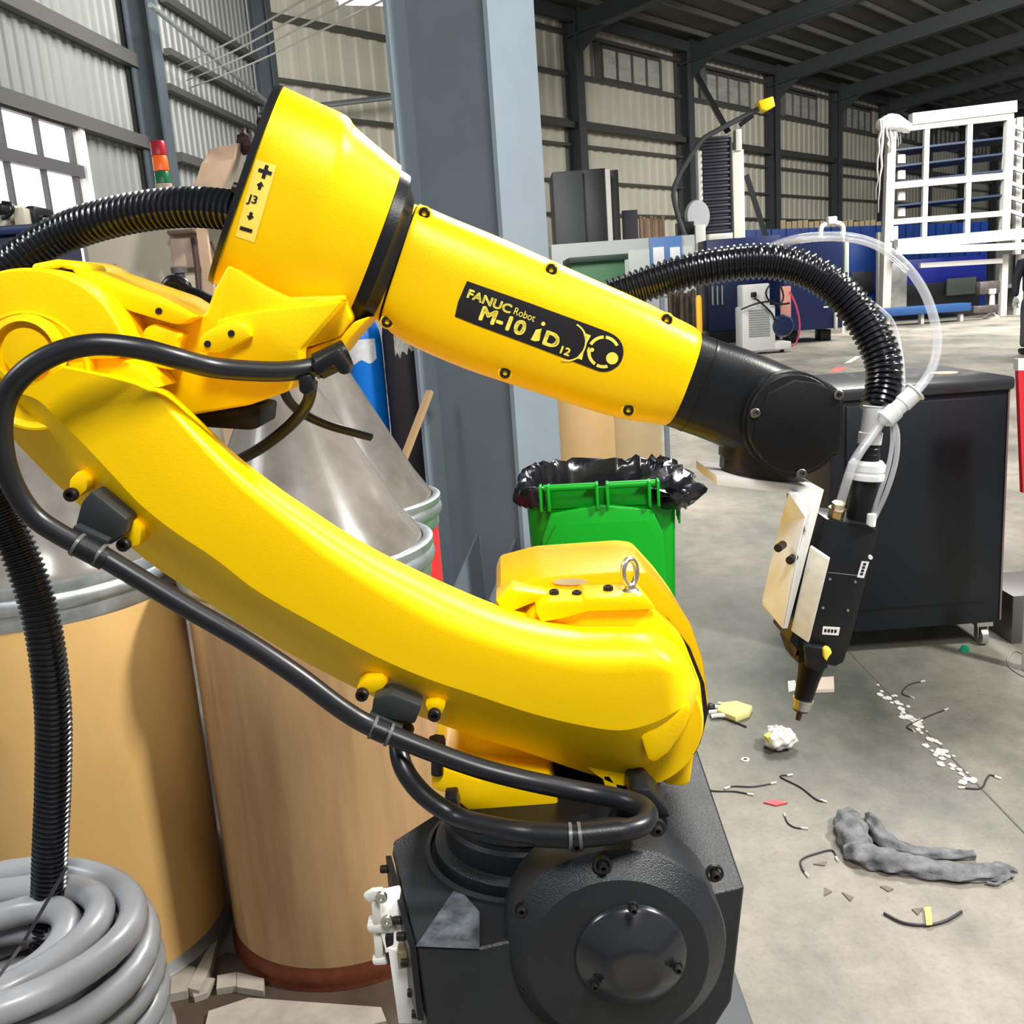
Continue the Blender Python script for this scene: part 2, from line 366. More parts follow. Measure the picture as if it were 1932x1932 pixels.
# high windows in each bay
wpx = [(1132, 1242), (1327, 1410), (1476, 1537), (1593, 1641)]
sw = [(sR(onR(a, 120)), sR(onR(b, 120))) for a, b in wpx]
PANE = mat('pale_lit_pane', (.62, .61, .54), .25, noise=.35, nscale=1.2, stretch=(1, 1, 4))  # opaque pale panes: daylight through the glass put into their colour
for k in range(8):
    a, b = sw[k] if k < 4 else (sw[3][0]+bay*(k-3), sw[3][1]+bay*(k-3))
    z1_, z0_ = gz[0]-.12, gz[1]+.08
    o = P1+nR*.06; root = bpy.data.objects.new('window_%d' % (k+2), None); C.objects.link(root); c = o+uR*a; root.location = (c.x, c.y, z0_); struct(root)
    tag(root, 'high window strip in the right wall', None)
    mb = MB(); n = 4
    for zz in (z0_, z1_): p, q = o+uR*a, o+uR*b; p.z = q.z = zz; mb.bar(p, q, .08, .09)
    for e_ in (a, b): p = o+uR*e_; mb.bar(Vector((p.x, p.y, z0_)), Vector((p.x, p.y, z1_)), .09, .08)
    mb.build('window_frame', GIRT, root, 0)
    for j in range(1, n):
        mb = MB(); p = o+uR*(a+(b-a)*j/n); mb.bar(Vector((p.x, p.y, z0_)), Vector((p.x, p.y, z1_)), .07, .07); mb.build('mullion', GIRT, root, 0)
    for j in range(n):
        mb = MB(); p = o+uR*(a+(b-a)*(j+.5)/n)-nR*.02; w_ = (b-a)/n; mb.bar(Vector((p.x, p.y, z0_)), Vector((p.x, p.y, z1_)), .012, w_, up=uR); mb.build('pane', PANE, root, 0)
    if k < 4:
        mb = MB(); p = o+uR*(a-.32)+nR*.08; mb.bar(Vector((p.x, p.y, z0_-.05)), Vector((p.x, p.y, z1_+.05)), .18, .12); mb.build('shutter_rail', GIRT, root, 0)
# roof
SL = .10
def roofz(v): return ZE+v*SL
mb = MB(); A0 = P1+uR*(s0-25); A1 = P1+uR*s1; VW = 34
def rp(p, v, dz=0): q = p+nR*v; q.z = roofz(v)+dz; return q
mb.prism([rp(A0, -.2), rp(A1, -.2), rp(A1, VW), rp(A0, VW)], (0, 0, .08)); ceil = struct(mb.build('ceiling', ROOF, None, 0))
for i in range(1, 33):
    v = i*1.0
    mb = MB(); mb.bar(rp(A0, v, -.10), rp(A1, v, -.10), .07, .14); mb.build('purlin', PURL, ceil, 0)
for s_ in CS:
    p = P1+uR*s_; mb = MB()
    mb.bar(rp(p, .2, -.52), rp(p, VW, -.42), .05, .5)
    mb.bar(rp(p, .2, -.76), rp(p, VW, -.68), .36, .04); mb.build('rafter', DKSTEEL, ceil, 0)
mb = MB(); mb.bar(A0+nR*.4+Vector((0, 0, ZE-.25)), A1+nR*.4+Vector((0, 0, ZE-.25)), .2, .3); mb.build('eave_beam', DKSTEEL, ceil, 0)
# pipe and ventilated bright gaps near the eave
# left wall girts, columns, window
def Lgirt(pa, pb, h, off=.10):
    p = onL(*pa, off); q = onL(*pb, off); z = (p.z+q.z)/2; d = (q-p).normalized(); p = p-d*.05; q = q+d*.05
    p.z = q.z = z; mb = MB(); mb.bar(p, q, .12, h); mb.build('girt', GIRT, wl, 0)
Lgirt((-60, 158), (292, 278), .17); Lgirt((-60, -32), (266, 116), .19); Lgirt((318, 170), (530, 262), .10); Lgirt((340, 300), (520, 352), .14)
Lgirt((312, 8), (530, 138), .12); Lgirt((318, 96), (530, 218), .10)
for (x, w, dep, lb, g_) in ((303, .30, .34, 'dark steel column standing against the left wall behind the signal tower', 'a'), (522, .30, .34, 'dark steel column in the far left corner of the hall', 'b')):
    p = onL(x, 300, .28); p.z = 0; mb = MB(); hcol(mb, p, uL, nL, w, dep, 0, ZE-.2)
    root = thing('wall_column', (p.x, p.y, 0), lb, 'column'); mb.build('shaft', mat('blue_grey_steel', (.06, .075, .088), .45), root, 0)
# big window in the left wall
root = bpy.data.objects.new('window_1', None); C.objects.link(root); root['kind'] = 'structure'
tl = onL(-330, 82, .05); tr = onL(143, 228, .05); br_ = onL(176, 420, .05)
Sx = lambda p: (p-CORNER).dot(uL)
sa, sb = Sx(tl), Sx(tr); zt_, zb_ = onL(60, 203, .05).z, onL(100, 620, .05).z; root.location = (tr.x, tr.y, zb_)
def LP(s_, z, off): p = CORNER+uL*s_+nL*off; return Vector((p.x, p.y, z))
FRW = mat('white_window_trim', (.80, .80, .76), .5); MUL = mat('window_mullion', (.07, .068, .075), .5)
mb = MB(); mb.bar(LP(sa, zt_, .05), LP(sb, zt_, .05), .14, .09); mb.bar(LP(sb, zb_, .05), LP(sb, zt_+.04, .05), .14, .12); mb.bar(LP(sa, zb_, .05), LP(sb, zb_, .05), .14, .09); mb.build('window_frame', FRW, root, 0)
S1 = [Sx(onL(68, 240, .06)), Sx(onL(131, 260, .06)), Sx(onL(5, 220, .06))]; zm = onL(140, 325).z
mb = MB(); mb.bar(LP(sa, zm, .06), LP(sb-.08, zm, .06), .09, .15); mb.build('mullion', MUL, root, 0)
mb = MB(); mb.bar(LP(sa, zt_-.09, .06), LP(sb-.08, zt_-.09, .06), .08, .07); mb.build('mullion', MUL, root, 0)
dS = S1[1]-S1[0]; ss = S1[1]
k = 0
while ss > sa:
    mb = MB(); mb.bar(LP(ss, zb_, .06), LP(ss, zt_-.05, .06), .06, .06 if k else .10); mb.build('mullion', MUL, root, 0); ss -= dS; k += 1
ss = sb-.1; k = 0
while ss > sa:
    for z0_, z1_ in ((zb_, zm), (zm, zt_)):
        mb = MB(); mb.bar(LP(ss-dS/2, z0_, .03), LP(ss-dS/2, z1_, .03), .01, dS, up=uL); mb.build('pane', SKYW, root, 0)
    ss -= dS
# pipes, wires and lamp under the roof
p, q = onL(312, 33, .8), onL(518, 205, .8); mb = MB(); mb.cyl(p-(q-p)*.1, q, .035, 10); tag(mb.build('steel_pipe', GALV), 'long bright steel pipe sloping along the left wall', 'pipe')
p, q = onR(622, 197, .6), onR(750, 182, .6); mb = MB(); mb.cyl(p-(q-p)*.4, q+(q-p)*.6, .06, 10); tag(mb.build('steel_pipe', GALV), 'pale pipe on the end wall left of the big grey pillar', 'pipe')
for k, (a, b) in enumerate((((345, 138), (590, -18)), ((352, 152), (630, -14)), ((335, 124), (550, -22)), ((358, 166), (680, -8)))):
    mb = MB(); P_ = onL(a[0], a[1], .4); Q_ = W(b[0]+60, b[1], 7.5); mid = (P_+Q_)/2+Vector((0, 0, -.04)); mb.tube([P_, mid, Q_], .009, 6, 5)
    tag(mb.build('overhead_wire', mat('wire_grey', (.42, .42, .4), .5)), ('second thin overhead wire from the top at the upper left', 'third thin overhead wire from the top at the upper left', 'topmost thin overhead wire at the upper left', 'lowest of the thin overhead wires at the upper left')[k], 'wire', 'overhead wires at the upper left')
lp = W(690, -2, 8.5); root = thing('ceiling_lamp', lp, 'bright strip lamp at the top edge left of the grey pillar', 'lamp')
mb = MB(); mb.box(lp+Vector((0, 0, .02)), (.46, .16, .04), .3); mb.build('housing', WHT, root, 0)
mb = MB(); mb.box(lp+Vector((0, 0, -.02)), (.42, .10, .03), .3); mb.build('tube', glowmat('lamp_glow', (1, 1, .97), 4), root, 0)
mb = MB(); mb.cyl(lp+Vector((0, 0, .04)), lp+Vector((0, 0, 1.6)), .01, 8); mb.build('hanger', DKSTEEL, root, 0)

# ================================================================== BIG GREY PILLAR
pb = G(958, 1185, 0); root = thing('steel_column', (pb.x, pb.y, 0), 'big blue-grey steel pillar rising behind the yellow robot', 'column')
e1 = nR*-1; Yp = pb.y
def colpt(px, d, base=None): return None
zc1 = 5.2
near = W(957, 560, Yp); near.z = 0
# flange outer face goes along uR from the near corner; web direction runs left/away
rfar = HIT(1040, 560, near, Vector((nR.x, nR.y, 0))); fw_ = (rfar-near).dot(uR)
wdir = -nR; hl = HIT(772, 560, near, Vector((uR.x, uR.y, 0))); wl_ = (hl-near).dot(wdir)
def plate(mb, a, d1, l1, d2, l2, z0, z1):
    mb.prism([Vector((q.x, q.y, z0)) for q in (a, a+d1*l1, a+d1*l1+d2*l2, a+d2*l2)], (0, 0, z1-z0))
mb = MB(); plate(mb, near, uR, fw_, wdir, .022, 0, zc1); mb.build('flange', COLL, root, 0)
mb = MB(); plate(mb, near+wdir*(wl_-.022), uR, fw_, wdir, .022, 0, zc1); mb.build('flange', COLL, root, 0)
mb = MB(); plate(mb, near+wdir*.022+uR*(fw_*.38), wdir, wl_-.044, uR, .016, 0, zc1); mb.build('web', COLG, root, 0)
mb = MB(); plate(mb, near-wdir*.12-uR*.10, wdir, wl_+.24, uR, fw_+.2, 0, .03); mb.build('base_plate', COLG, root, 0)
for t_ in (.22, .62):
    mb = MB(); c = near+wdir*(wl_*t_)-uR*.10; c2 = near+wdir*(wl_*t_)+uR*(fw_*.38)
    zt = .36
    mb.prism([Vector((c.x, c.y, .03)), Vector((c2.x, c2.y, .03)), Vector((c2.x, c2.y, zt)), Vector((c2.x-.01, c2.y, zt)), Vector((c.x, c.y, .13))], wdir*.014)
    mb.build('gusset', COLG, root, 0)

# ================================================================== ROBOT
base0 = W(1090, 1740, .95); ROB = thing('industrial_robot', (base0.x, base0.y, 0), 'yellow industrial robot arm with black base and black wrist in the foreground', 'robot')
# --- base body: chamfered black casting
FL = W(785, 1785, .80); zm_ = FL.z
FR = W(1405, 1672, .86)
A = W(738, 1612, .965); zt_ = A.z
def onz(x, y, z=None): return G(x, y, zt_ if z is None else z)
Bp = onz(1280, 1514); Cp = onz(850, 1555); Dp = onz(1255, 1512)
zb_ = .50
def down(p, z, dx=0, dy=0): return Vector((p.x+dx, p.y+dy, z))
top = [A, W(860, 1690, .90), W(1330, 1600, .97), Bp, Vector((Bp.x-.02, Bp.y+.05, zt_)), Cp]
f = {}
mb = MB()
ML = Vector((FL.x, FL.y, zm_)); MR = FR
RB = Vector((FR.x+.005, FR.y+.22, FR.z)); LB = Vector((A.x-.002, A.y+.10, zm_))
t0 = A; t1 = onz(862, 1672); t2 = onz(1292, 1540); t3 = Bp; t4 = Vector((Bp.x-.03, Bp.y+.14, zt_)); t5 = Cp
LB = Vector((A.x+.0, A.y+.02, zm_)); BB = Vector((Cp.x, Cp.y+.04, zm_)); RB = Vector((t4.x+.08, t4.y+.03, MR.z))
m905 = W(905, 1790, .795)
kr = W(1380, 1890, .855); b_l = Vector((ML.x+.01, ML.y, zb_)); b_m = Vector((m905.x, m905.y, zb_))
kr2 = Vector((kr.x-.03, kr.y, kr.z-.05)); b_r = Vector((kr2.x, kr2.y, zb_))
b_lb = Vector((LB.x, LB.y, zb_)); b_bb = Vector((BB.x, BB.y, zb_)); b_rb = Vector((RB.x-.03, RB.y, zb_)); krb = Vector((RB.x-.005, RB.y, kr.z)); krb2 = Vector((RB.x-.03, RB.y, kr2.z))
V = [t0, t1, t2, t3, t4, t5, ML, m905, MR, RB, BB, LB, kr, kr2, krb, krb2, b_l, b_m, b_r, b_rb, b_bb, b_lb]
ix = {id(v): i for i, v in enumerate(V)}
def fc(*vs): return tuple(ix[id(v)] for v in vs)
mb.add(V, [fc(t0, t1, t2, t3, t4, t5), fc(t0, ML, t1), fc(ML, m905, t1), fc(t1, m905, MR), fc(t1, MR, t2), fc(t2, MR, t3), fc(t3, MR, RB, t4), fc(t4, RB, BB, t5), fc(t5, BB, LB), fc(t0, t5, LB), fc(t0, LB, ML),
    fc(ML, b_l, b_m, m905), fc(m905, b_m, b_r, kr2, kr, MR), fc(MR, kr, krb, RB), fc(kr, kr2, krb2, krb), fc(kr2, b_r, b_rb, krb2), fc(RB, krb, krb2, b_rb, b_bb, BB), fc(LB, BB, b_bb, b_lb), fc(ML, LB, b_lb, b_l), fc(b_l, b_lb, b_bb, b_rb, b_r, b_m)])
BASE = mb.build('base', BLKC, ROB, 25)
bm_ = BASE.modifiers.new('bevel', 'BEVEL'); bm_.width = .004; bm_.segments = 2; bm_.limit_method = 'ANGLE'; bm_.angle_limit = .3
# raised facets on the base shoulder
mb = MB(); mb.prism([t1, t1.lerp(m905, .5)+Vector((.012, 0, .004)), m905, ML, t1.lerp(ML, .08)], (0, -.003, .002)); mb.build('shoulder_facet', mat('scuffed_lit_black_paint', (.10, .115, .135), .28, noise=.7, nscale=45, col2=(.02, .024, .03), bump=.3, bscale=500), ROB, 25)  # lighter than the base: scuffs, plus light from upper left in the colour
# pedestal under it
pc = Vector((base0.x, base0.y+.02, 0)); mb = MB(); mb.box((pc.x, pc.y, .485), (.44, .42, .03), 0, .004); mb.box((pc.x, pc.y, .24), (.26, .26, .47)); mb.box((pc.x, pc.y, .0125), (.5, .5, .025), 0, .004)
mb.build('pedestal', DKSTEEL, ROB, 25)
# turntable rings
cx, cy = 1005, 1588
tc = onz(cx, cy); rr = (onz(cx+185, cy)-onz(cx, cy)).length
mb = MB(); mb.lathe((tc.x, tc.y, zt_-.012), (0, 0, 1), [(rr*1.12, 0), (rr*1.10, .016), (rr*1.05, .018), (rr*1.04, .010), (rr*1.0, .010), (rr*.99, .026), (rr*.93, .03), (0, .03)], 64); mb.build('turntable_ring', BLKC, ROB)
mb = MB(); mb.lathe((tc.x, tc.y, zt_+.015), (0, 0, 1), [(rr*.88, 0), (rr*.88, .025), (rr*.84, .028), (rr*.84, .034), (rr*.86, .036), (rr*.80, .052), (0, .052)], 64); mb.build('turntable', BLK, ROB)
# big round cover with domed hub
cc = W(1163, 1797, .80); R0 = (W(1163+211, 1797, .80)-cc).length
mb = MB(); yb = .86-.80
mb.lathe((cc.x, .86, cc.z), (0, -1, 0), [(R0*1.0, 0), (R0*1.0, .050), (R0*.985, .055), (R0*.80, .073), (R0*.78, .0735), (R0*.56, .078), (0, .078)], 72); COVER = mb.build('base_cover', BLKC, ROB, 20)
hub = W(1195, 1826, .765); rh = (W(1195+107, 1802, .765)-hub).length
mb = MB(); mb.lathe((hub.x, .785, hub.z), (0, -1, 0), [(rh, 0), (rh, .004), (rh*.97, .007), (rh*.93, .009), (rh*.55, .024), (rh*.46, .0265), (rh*.3, .0275), (0, .028)], 56); HUB = mb.build('hub_cap', mat('glossy_black', (.012, .013, .016), .24, coat=.4), COVER, 28)
for (x, y, par, Y) in ((1240, 1566, COVER, .80), (1088, 1596, COVER, .80), (1138, 1636, COVER, .788), (984, 1718, COVER, .80), (990, 1860, COVER, .80), (1350, 1652, COVER, .81), (1352, 1826, COVER, .81), (1195, 1716, HUB, .757), (1279, 1828, HUB, .76), (1122, 1860, HUB, .76)):
    p = W(x, y, Y); h_ = .010; bolt_at(p+Vector((0, .006, 0)), par, .0048 if par is COVER else .0036, h=h_)
    mb = MB(); mb.lathe(p+Vector((0, .006, 0)), (0, -1, 0), [(.0085 if par is COVER else .005, 0), (.0085 if par is COVER else .005, .004), (.0062 if par is COVER else .004, .004), (.0062 if par is COVER else .004, 0)], 20, cap=False); mb.build('bolt_pocket', BLKC, par)
# connector side plate with bolts and lever
mb = MB(); mb.prism([W(738, 1614, .962), W(785, 1788, .80), W(800, 1925, .80), W(752, 1780, .962)], (-.006, 0, 0)); mb.build('side_plate', BLK, ROB, 20)
for t_ in (.04, .3, .62, .78):
    p = W(738, 1614, .962).lerp(W(785, 1788, .80), t_)+Vector((-.006, 0, -.012)); bolt_at(p, ROB, .0045, (-1, 0, 0), .008)
for (x, y) in ((776, 1815), (788, 1872), (796, 1912)):
    bolt_at(W(x, y, .84)+Vector((-.002, 0, 0)), ROB, .0045, (-1, 0, 0), .008)
mb = MB(); mb.prism([W(700, 1700, .88), W(752, 1690, .88), W(770, 1782, .86), W(728, 1800, .86)], (0, .02, 0), .002); mb.prism([W(732, 1790, .86), W(770, 1800, .85), W(800, 1932, .85), W(752, 1932, .85)], (0, .01, 0), .001)
cp_ = mb.build('connector_plate', ALU, ROB, 25)
mb = MB(); mb.prism([W(684, 1692, .865), W(700, 1682, .865), W(722, 1680, .865), (W(724, 1700, .865)), W(708, 1700, .865), W(696, 1706, .865)], (0, .008, 0), .002); mb.prism([W(700, 1700, .866), W(716, 1702, .866), W(722, 1745, .866), W(704, 1745, .866)], (0, .008, 0), .001)
mb.prism([W(690, 1748, .865), W(736, 1742, .865), W(750, 1752, .865), W(742, 1764, .865), W(694, 1762, .865)], (0, .02, 0), .003); mb.prism([W(704, 1765, .87), W(722, 1765, .87), W(724, 1815, .87), W(708, 1818, .87)], (0, .012, 0), .002)
mb.prism([W(700, 1812, .868), W(728, 1808, .868), W(732, 1822, .868), W(704, 1824, .868)], (0, .012, 0), .003); mb.build('lever_clamp', WHT, ROB, 30)
for (x, y) in ((720, 1691), (731, 1735)): bolt_at(W(x, y, .862), ROB, .006, h=.004, m=STEEL)
mb = MB(); mb.prism([W(726, 1768, .862), W(742, 1764, .862), W(744, 1820, .862), W(732, 1822, .862)], (0, .02, 0), .001); mb.build('connector_body', BLK, ROB, 25)
mb = MB(); mb.prism([W(748, 1798, .84), W(776, 1796, .84), W(778, 1826, .84), W(752, 1830, .84)], (0, .02, 0), .0015); mb.build('latch_block', mat('dull_brass', (.35, .29, .17), .45, .7), ROB, 25)

# --- shoulder casting (yellow, behind the lower arm)
mb = MB()
mb.slab([(812, 1452), (836, 1448), (875, 1462), (900, 1470), (1040, 1478), (1062, 1540), (960, 1538), (885, 1532), (850, 1502), (815, 1490)], .93, 1.16, .004)
mb.slab([(872, 1366), (890, 1340), (1120, 1340), (1290, 1400), (1300, 1462), (1255, 1482), (1240, 1455), (1150, 1462), (1040, 1440), (1022, 1458), (975, 1450), (878, 1440)], .985, 1.14, .006)
mb.slab([(1135, 1462), (1162, 1462), (1166, 1500), (1146, 1502)], .95, 1.10, .002)
mb.slab([(1245, 1430), (1310, 1420), (1302, 1478), (1290, 1484), (1256, 1482), (1244, 1462)], .97, 1.02, .003)
SHO = mb.build('shoulder_casting', YEL, ROB, 30)
# dark cavity above the shoulder web and black parts between
mb = MB(); mb.slab([(1000, 1500), (1180, 1480), (1250, 1500), (1262, 1560), (1100, 1580), (900, 1570), (850, 1540)], .97, 1.12, .004); mb.build('rotary_housing', BLK, ROB, 25)
mb = MB(); mb.slab([(1192, 1488), (1226, 1490), (1262, 1530), (1268, 1545), (1230, 1545), (1190, 1520)], .90, .98, .004); mb.build('cable_bracket', BLK, ROB, 25); mb = MB(); mb.slab([(838, 1508), (862, 1506), (868, 1530), (842, 1532)], .885, .91, .002); mb.build('cable_bracket', BLK, ROB, 25)
# J2 motor / gearbox housing behind
cJ2 = W(1190, 1335, 1.0); rJ = (W(1190+146, 1335, 1.0)-cJ2).length
mb = MB(); mb.lathe((cJ2.x, .95, cJ2.z), (0, 1, 0), [(rJ*.80, 0), (rJ*.84, .008), (rJ*.84, .03)], 72)
mb.build('joint_ring', YEL, ROB, 30)
mb = MB(); mb.slab([(944, 1108), (1020, 1088), (1190, 1076), (1222, 1080), (1268, 1130), (1305, 1180), (1328, 1250), (1338, 1320), (1334, 1372), (1318, 1418), (1300, 1440), (1180, 1460), (1000, 1430), (960, 1300), (935, 1135)], 1.02, 1.16, .005, 2)
mb.build('gearbox_housing', YEL, ROB, 30)
mb = MB(); mb.slab([(1205, 1150), (1232, 1150), (1290, 1208), (1322, 1290), (1328, 1345), (1315, 1395), (1285, 1430), (1200, 1440), (1100, 1400), (1000, 1240), (975, 1190), (1010, 1150)], .975, 1.02, .004, 2); mb.build('housing_flange', YEL, ROB, 30)
# thin black seam between flange and housing
mb = MB(); mb.slab([(1232, 1148), (1262, 1168), (1302, 1222), (1329, 1290), (1336, 1345), (1322, 1400), (1310, 1424), (1200, 1400), (1150, 1200)], 1.0165, 1.0195); mb.build('gasket', INK, ROB, 0)
for (x, y) in ((1046, 1124), (1089, 1126), (1148, 1116)):
    p = W(x, y+6, .99); bolt_at(p, ROB, .0055, (0, 0, 1), .010)
mb = MB()
mb.slab([(1010, 1150), (1035, 1134), (1100, 1134), (1104, 1128), (1215, 1124), (1238, 1150), (1190, 1152), (1110, 1154), (1060, 1168), (1020, 1175)], .965, 1.03, .003); mb.build('bolt_flange', YEL, ROB, 30)
mb = MB(); mb.slab([(935, 1132), (965, 1112), (1035, 1122), (1015, 1135), (985, 1146), (965, 1155), (945, 1150)], .99, 1.03, .002); mb.build('bolt_flange', YEL, ROB, 30)
p = W(1190, 1121, .985); mb = MB(); mb.lathe(p, (0, 0, 1), [(.0095, 0), (.0095, .004), (.006, .007), (.0055, .011)], 20)
ec = p+Vector((0, 0, .024)); n_ = 32; k_ = 10
rings = []
for i in range(n_+1):
    a = 2*PI*i/n_; dirv = Vector((math.cos(a)*.80, math.cos(a)*.45, math.sin(a))); cpt = ec+Vector((dirv.x*.0095*1.0, dirv.y*.0095, dirv.z*.0145)); o_ = Vector((math.cos(a)*.87, math.cos(a)*.49, math.sin(a))).normalized(); nn = Vector((-.49, .87, 0))
    rings.append([cpt+(o_*math.cos(2*PI*j/k_)+nn*math.sin(2*PI*j/k_))*.0032 for j in range(k_)])
mb.ringloft(rings, False); mb.build('eye_bolt', STEEL, ROB)
pts, fs = textpx('B-1005', 12, (1045, 1103), .12, 1.0)
mb = MB(); mb.slab(circ(1076, 1098, 33, 24, ry=6), 1.018, 1.02); mb.build('rating_label', mat('silver_label', (.62, .60, .55), .4, .3), ROB, 0)

# --- lower arm
ARM = [((125, 690), (37, 742), (25, 752), (5, 790)), ((175, 700), (73, 756), (62, 785), (25, 828)), ((235, 712), (110, 792), (98, 825), (62, 868)), ((300, 734), (155, 835), (143, 873), (105, 912)),
 ((357, 785), (216, 900), (200, 928), (175, 975)), ((435, 860), (265, 952), (250, 978), (225, 1014)), ((516, 923), (329, 1003), (312, 1030), (285, 1064)), ((588, 972), (407, 1055), (390, 1084), (362, 1116)),
 ((650, 1012), (485, 1115), (467, 1140), (440, 1168)), ((720, 1052), (588, 1174), (572, 1203), (545, 1232)), ((790, 1086), (700, 1234), (688, 1260), (668, 1297)), ((860, 1118), (800, 1278), (790, 1306), (775, 1345)),
 ((941, 1151), (900, 1312), (890, 1343), (875, 1382)), ((1021, 1172), (1000, 1345), (990, 1376), (975, 1413)), ((1090, 1182), (1090, 1367), (1085, 1400), (1075, 1448)), ((1155, 1182), (1170, 1378), (1160, 1412), (1140, 1467)),
 ((1215, 1186), (1232, 1364), (1215, 1420), (1180, 1468)), ((1262, 1208), (1270, 1345), (1262, 1385), (1232, 1446)), ((1296, 1240), (1300, 1325), (1294, 1362), (1275, 1405)), ((1314, 1280), (1316, 1302), (1314, 1325), (1302, 1352))]
st = spline([sum(map(tuple, q), ()) for q in ARM], 4)
def mixp(a, b, t): return (a[0]+(b[0]-a[0])*t, a[1]+(b[1]-a[1])*t)
rings = []; N_ = len(st)
for i, q in enumerate(st):
    T, E1, E2, E3 = (q[0], q[1]), (q[2], q[3]), (q[4], q[5]), (q[6], q[7])
    e = max(0, (i/(N_-1)-.88)/.12); ins = .05*e*e      # far end rounds away
    fr = min(1, max(0, (i/(N_-1)-.12)/.45)); cr = .07+.39*fr; cd_ = .022+.043*fr
    rg = [W(*T, .90+cd_), *[W(*mixp(T, E1, cr*(1-math.cos(PI/2*k/10))), .90+cd_*(1-math.sin(PI/2*k/10))+ins) for k in range(1, 11)], W(*mixp(T, E1, .75), .900+ins), W(*E1, .9005+ins),
          W(*E2, .918+ins), W(*E3, .960)]
    b3 = Vector(rg[-1]); t3_ = Vector(rg[0]); up_ = (t3_-b3)
    rg += [b3+Vector((0, .03, 0))+up_*.06, t3_+Vector((0, .03, 0))-up_*.03]
    rings.append(rg)
mb = MB(); mb.ringloft(rings); LARM = mb.build('lower_arm', YEL, ROB, 19)
# upper round head of the lower arm
hc = (48, 702)
mb = MB(); c_ = W(48, 702, .92); r_ = (W(48+196, 702, .92)-c_).length
mb.slab(circ(48, 702, 197, 40, -PI*1.02, -.34)+[(243, 650), (240, 672), (215, 676), (112, 680), (60, 742), (20, 760), (-150, 800)], .915, 1.0, .005, 3)
mb.build('arm_head', YEL, LARM, 30)
mb = MB(); r_ = (W(48+117, 702, .905)-W(48, 702, .905)).length; c_ = W(48, 702, .905); mb.lathe((c_.x, .93, c_.z), (0, -1, 0), [(r_, 0), (r_, .012), (r_*.97, .0155), (r_*.93, .016), (r_*.84, .0115), (r_*.5, .0115)], 64); mb.build('head_ring', YEL, LARM, 25)
c2 = W(50, 664, .905); r2 = (W(50+58, 664, .905)-c2).length
mb = MB(); mb.lathe((c2.x, .912, c2.z), (0, -1, 0), [(r2*1.22, 0), (r2*1.2, .010), (r2*1.0, .012), (r2*.98, .002), (r2*.80, .002), (r2*.78, .008), (r2*.2, .010), (0, .010)], 48); mb.build('bearing_cap', YEL, LARM, 25)
# pocket at the lower end
mb = MB(); mb.slab([(1208, 1392), (1222, 1370), (1302, 1326), (1304, 1345), (1292, 1378), (1262, 1422), (1234, 1442), (1222, 1434)], .905, .96, .004, 2); mb.build('end_pad', YEL, LARM, 30)
# fin between head and arm
mb = MB(); mb.slab([(112, 676), (215, 672), (265, 692), (300, 733), (233, 719), (171, 707), (129, 708), (60, 740), (40, 742), (70, 715)], .925, .985, .004); mb.build('arm_web', YEL, LARM, 30)
# cable clamps under the arm
def clamp(pts_lug1, pts_lug2, body, bolts, plateb):
    for q in (pts_lug1, pts_lug2): mb = MB(); mb.slab(q, .905, .945, .003); mb.build('clamp_lug', YEL, LARM, 30)
    mb = MB(); mb.slab(body, .885, .915, .003); mb.slab(plateb, .875, .895, .002); c = mb.build('cable_clamp', mat('dark_clamp', (.03, .034, .036), .42, .3), ROB, 30)
    for (x, y) in bolts: bolt_at(W(x, y, .90), c, .0065, h=.008)
clamp([(130, 905), (147, 888), (166, 905), (164, 925), (148, 940), (128, 932)], [(228, 985), (246, 975), (268, 998), (264, 1030), (240, 1036), (224, 1010)],
      [(172, 925), (240, 980), (232, 1010), (206, 1030), (140, 996), (152, 950)], [(137, 932), (236, 1026)], [(140, 990), (205, 1020), (196, 1034), (132, 1004)])
clamp([(670, 1300), (690, 1280), (722, 1276), (732, 1290), (718, 1306), (694, 1310)], [(800, 1330), (826, 1322), (842, 1330), (836, 1348), (812, 1354)],
      [(736, 1308), (796, 1332), (782, 1368), (700, 1350), (704, 1318)], [(684, 1308), (820, 1346)], [(698, 1350), (760, 1378), (752, 1392), (690, 1366)])

# --- elbow casting and bell shaped motor housing
BF = ((620, 205), (490, 575), 1.06, .09)
mb = MB()
mb.barrel([((537, 167), (402, 532), 1.06, .088), ((596, 194), (460, 560), 1.06, .092), ((652, 220), (520, 592), 1.06, .092), ((668, 240), (545, 600), 1.06, .090), ((700, 268), (580, 605), 1.06, .086), ((753, 312), (640, 612), 1.06, .080)], 64, 2.7, 3, BF)
BELL = mb.build('elbow_housing', YEL, ROB, 40)
mb = MB(); mb.barrel([((521, 163), (396, 529), 1.06, .090), ((536, 164), (404, 535), 1.06, .0915)], 64, 2.7, 1, BF); mb.build('end_cover', BLK, ROB, 40)
for (x, y) in ((494, 226), (446, 357), (409, 521)):
    p = W(x+5, y+2, 1.05); mb = MB(); dd = (W(x-6, y-2, 1.05)-p); mb.cyl(p-dd*.4, p+dd, .0065, 14); mb.build('bolt', BOLT, ROB)
FF = ((900, 430), (820, 665), 1.06, .06)
mb = MB(); mb.barrel([((748, 316), (640, 609), 1.06, .078), ((771, 331), (664, 612), 1.06, .078), ((772, 350), (680, 603), 1.06, .070), ((778, 372), (698, 596), 1.06, .066)], 64, 2.5, 1, BF); mb.build('joint_seal', BLK, ROB, 40)
mb = MB()
